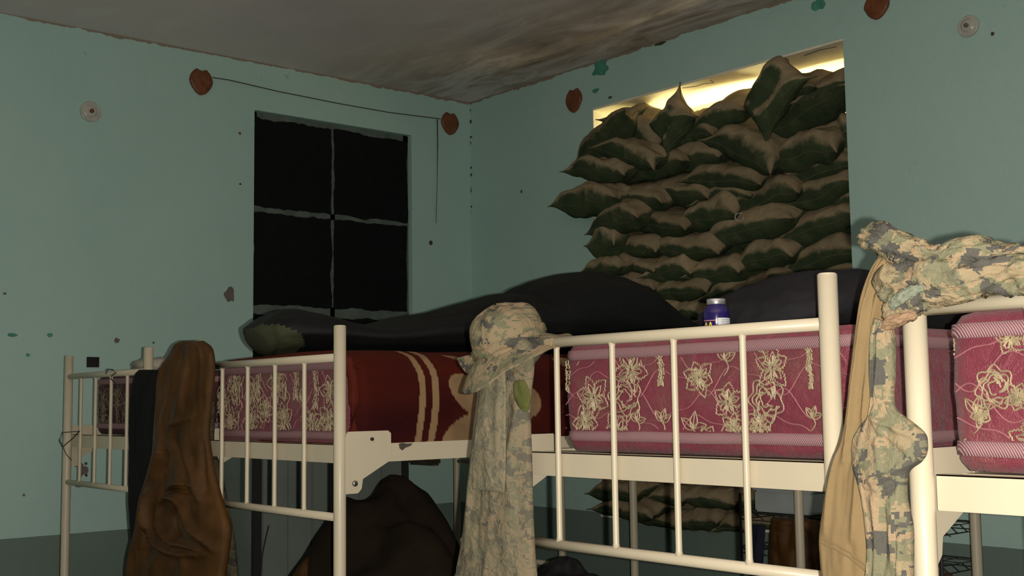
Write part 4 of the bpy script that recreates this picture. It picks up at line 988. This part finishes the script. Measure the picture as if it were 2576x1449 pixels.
rows_ = [
 # (course name, [(left, right, height px, tilt, dy, note)...])
 ('top course', [((1458, 398), (1568, 282), 78, 20, .0, None), ((1536, 280), (1658, 348), 78, 26, .0, None), ((1690, 318), (1800, 318), 84, 20, .03, None), ((1700, 335), (1862, 245), 80, 30, .02, None), ((1908, 312), (2128, 195), 100, 26, .02, None)]),
 ('second course', [((1502, 358), (1645, 402), 64, 30, .02, None), ((1668, 392), (1812, 372), 76, 22, .02, None), ((1795, 325), (1950, 400), 104, 24, -.03, None), ((1946, 385), (2102, 352), 108, 24, .0, None), ((2085, 350), (2170, 310), 110, 24, .06, None)]),
 ('third course', [((1433, 417), (1570, 428), 66, 18, -.05, None), ((1560, 430), (1722, 384), 66, 22, .0, None), ((1735, 428), (1915, 438), 78, 22, .0, None), ((1960, 438), (2150, 372), 66, 26, .04, None)]),
 ('fourth course', [((1402, 511), (1550, 492), 84, 18, -.05, None), ((1512, 482), (1668, 490), 72, 20, -.01, None), ((1622, 462), (1784, 470), 72, 22, .03, None), ((1750, 480), (1888, 458), 64, 22, .02, None), ((1840, 508), (2002, 452), 86, 24, .01, None), ((1968, 500), (2150, 428), 84, 24, .03, None)]),
 ('fifth course', [((1486, 562), (1602, 534), 78, 20, -.02, None), ((1590, 548), (1730, 560), 76, 20, .0, None), ((1712, 532), (1852, 510), 84, 22, .0, None), ((1772, 585), (1985, 528), 82, 24, -.01, None), ((1958, 585), (2155, 515), 82, 24, .03, None)]),
 ('sixth course', [((1486, 612), (1548, 606), 92, 12, .0, None), ((1540, 612), (1655, 610), 66, 20, -.01, None), ((1645, 608), (1808, 606), 68, 20, -.01, None), ((1856, 640), (1990, 612), 82, 24, .0, None), ((1972, 655), (2155, 600), 80, 24, .03, None)]),
 ('seventh course', [((1474, 676), (1560, 662), 52, 18, -.01, None), ((1520, 645), (1650, 662), 50, 20, .01, None), ((1628, 672), (1740, 660), 76, 20, -.01, None), ((1737, 682), (1862, 664), 84, 22, -.01, None)]),
 ('eighth course', [((1530, 702), (1650, 710), 62, 20, .0, None), ((1641, 722), (1780, 712), 64, 20, -.01, None), ((1768, 727), (1866, 712), 60, 20, .0, None), ((1862, 712), (1982, 668), 50, 22, .02, None), ((1975, 695), (2160, 672), 66, 24, .04, None)]),
 ('ninth course', [((1500, 760), (1600, 752), 56, 20, .0, None), ((1594, 756), (1695, 766), 62, 20, .0, None), ((1688, 776), (1768, 770), 58, 20, -.01, None), ((1765, 782), (1870, 765), 56, 20, .0, None), ((1850, 760), (1985, 738), 58, 22, .02, None), ((1975, 760), (2160, 738), 62, 24, .04, None)]),
]
special = {('top course', 2): 'green sandbag with a tall rounded belly in the middle of the top course', ('top course', 0): 'green sandbag slumped steeply at the left end of the top course',
 ('third course', 0): 'green sandbag whose ear pokes left past the window edge in the third course', ('fourth course', 0): 'green sandbag poking farthest left over the teal wall in the fourth course',
 ('sixth course', 0): 'wrinkled sandbag end facing out at the left of the sixth course'}
for name, bags in rows_:
    for i, (l, r, h, ti, dy, note) in enumerate(bags):
        lab = special.get((name, i)) or 'green sandbag, %s from the left in the %s of the window stack' % (ORD[i], name)
        sbag(l, r, h, lab, ti, dy, 1.25)
sbag((1884, 300), (1978, 162), 118, 'large dark sandbag standing on its corner above the stack', flatface=True, dy=-.06)
sbag((1650, 345), (1712, 262), 96, 'sandbag with a sharp ear pointing up beside the lamp-lit gap', flatface=True, dy=-.04)
sbag((1905, 226), (2050, 196), 60, 'dusty sandbag peeking over behind the upright corner sandbag', 20, .0)
sbag((2000, 236), (2150, 168), 52, 'lamp-lit sandbag at the top right against the window jamb', 20, .0)
# lowest two courses, seen under the middle right bunk
low = [('lowest course', [((1496, 1268), (1640, 1290), 48), ((1606, 1288), (1712, 1304), 46), ((1706, 1304), (1808, 1300), 60), ((1802, 1306), (1880, 1312), 58), ((1872, 1312), (2010, 1322), 56), ((2005, 1322), (2150, 1335), 56)]),
       ('second-lowest course', [((1490, 1232), (1602, 1236), 56), ((1596, 1238), (1722, 1248), 54), ((1712, 1242), (1852, 1252), 56), ((1845, 1252), (1990, 1258), 54), ((1985, 1262), (2150, 1270), 54)])]
for name, bags in low:
    for i, (l, r, h) in enumerate(bags):
        sbag(l, r, h, 'shadowed sandbag, %s from the left in the %s above the sill' % (ORD[i], name), 14, .01)
for j in range(8):       # the courses screened by the bunks, laid the same way
    z = 1.19+j*.10
    n = 4; ox = (j % 2)*.12
    for i in range(n):
        x0 = -4.66+i*.41+ox*.5; nb[0] += 1
        me = pillow(.225, .15, .062, nb[0]*1.37); o = bpy.data.objects.new('sandbag', me); C.objects.link(o)
        y = yface(x0+.2)+.12; o.location = (min(x0+.2, -3.2), y, z); o.rotation_euler = (math.radians(18), 0, random.uniform(-.05, .05))
        tag(o, 'green sandbag low in the window stack, screened by the bunk mattresses', 'sandbag', 'sandbags screened by the bunks')
# packed core that keeps lamp light from leaking between the bags: a second rank of sacks behind the first
for j in range(13):
    for i in range(4):
        x = -4.42+i*.37+(j % 2)*.1; z = 1.0+j*.142; nb[0] += 1
        if z > 2.74+(.05 if i > 1 else -.05): continue
        me = pillow(.22, .11, .10, nb[0]*1.37); o = bpy.data.objects.new('sandbag', me); C.objects.link(o)
        o.location = (min(x, -3.25), 4.76, z)
        tag(o, 'green sandbag in the rear rank behind the window stack', 'sandbag', 'rear rank of sandbags')
bm = bmesh.new(); tube(bm, [W(1860+11*math.cos(a), 546+10*math.sin(a), 1, 4.36) for a in [k*math.pi/8 for k in range(15)]], .003, 6)
tag(obj('cord_loop', bm, M['whitecl']), 'small white loop of tie cord on a sandbag in the fifth course', 'cord')
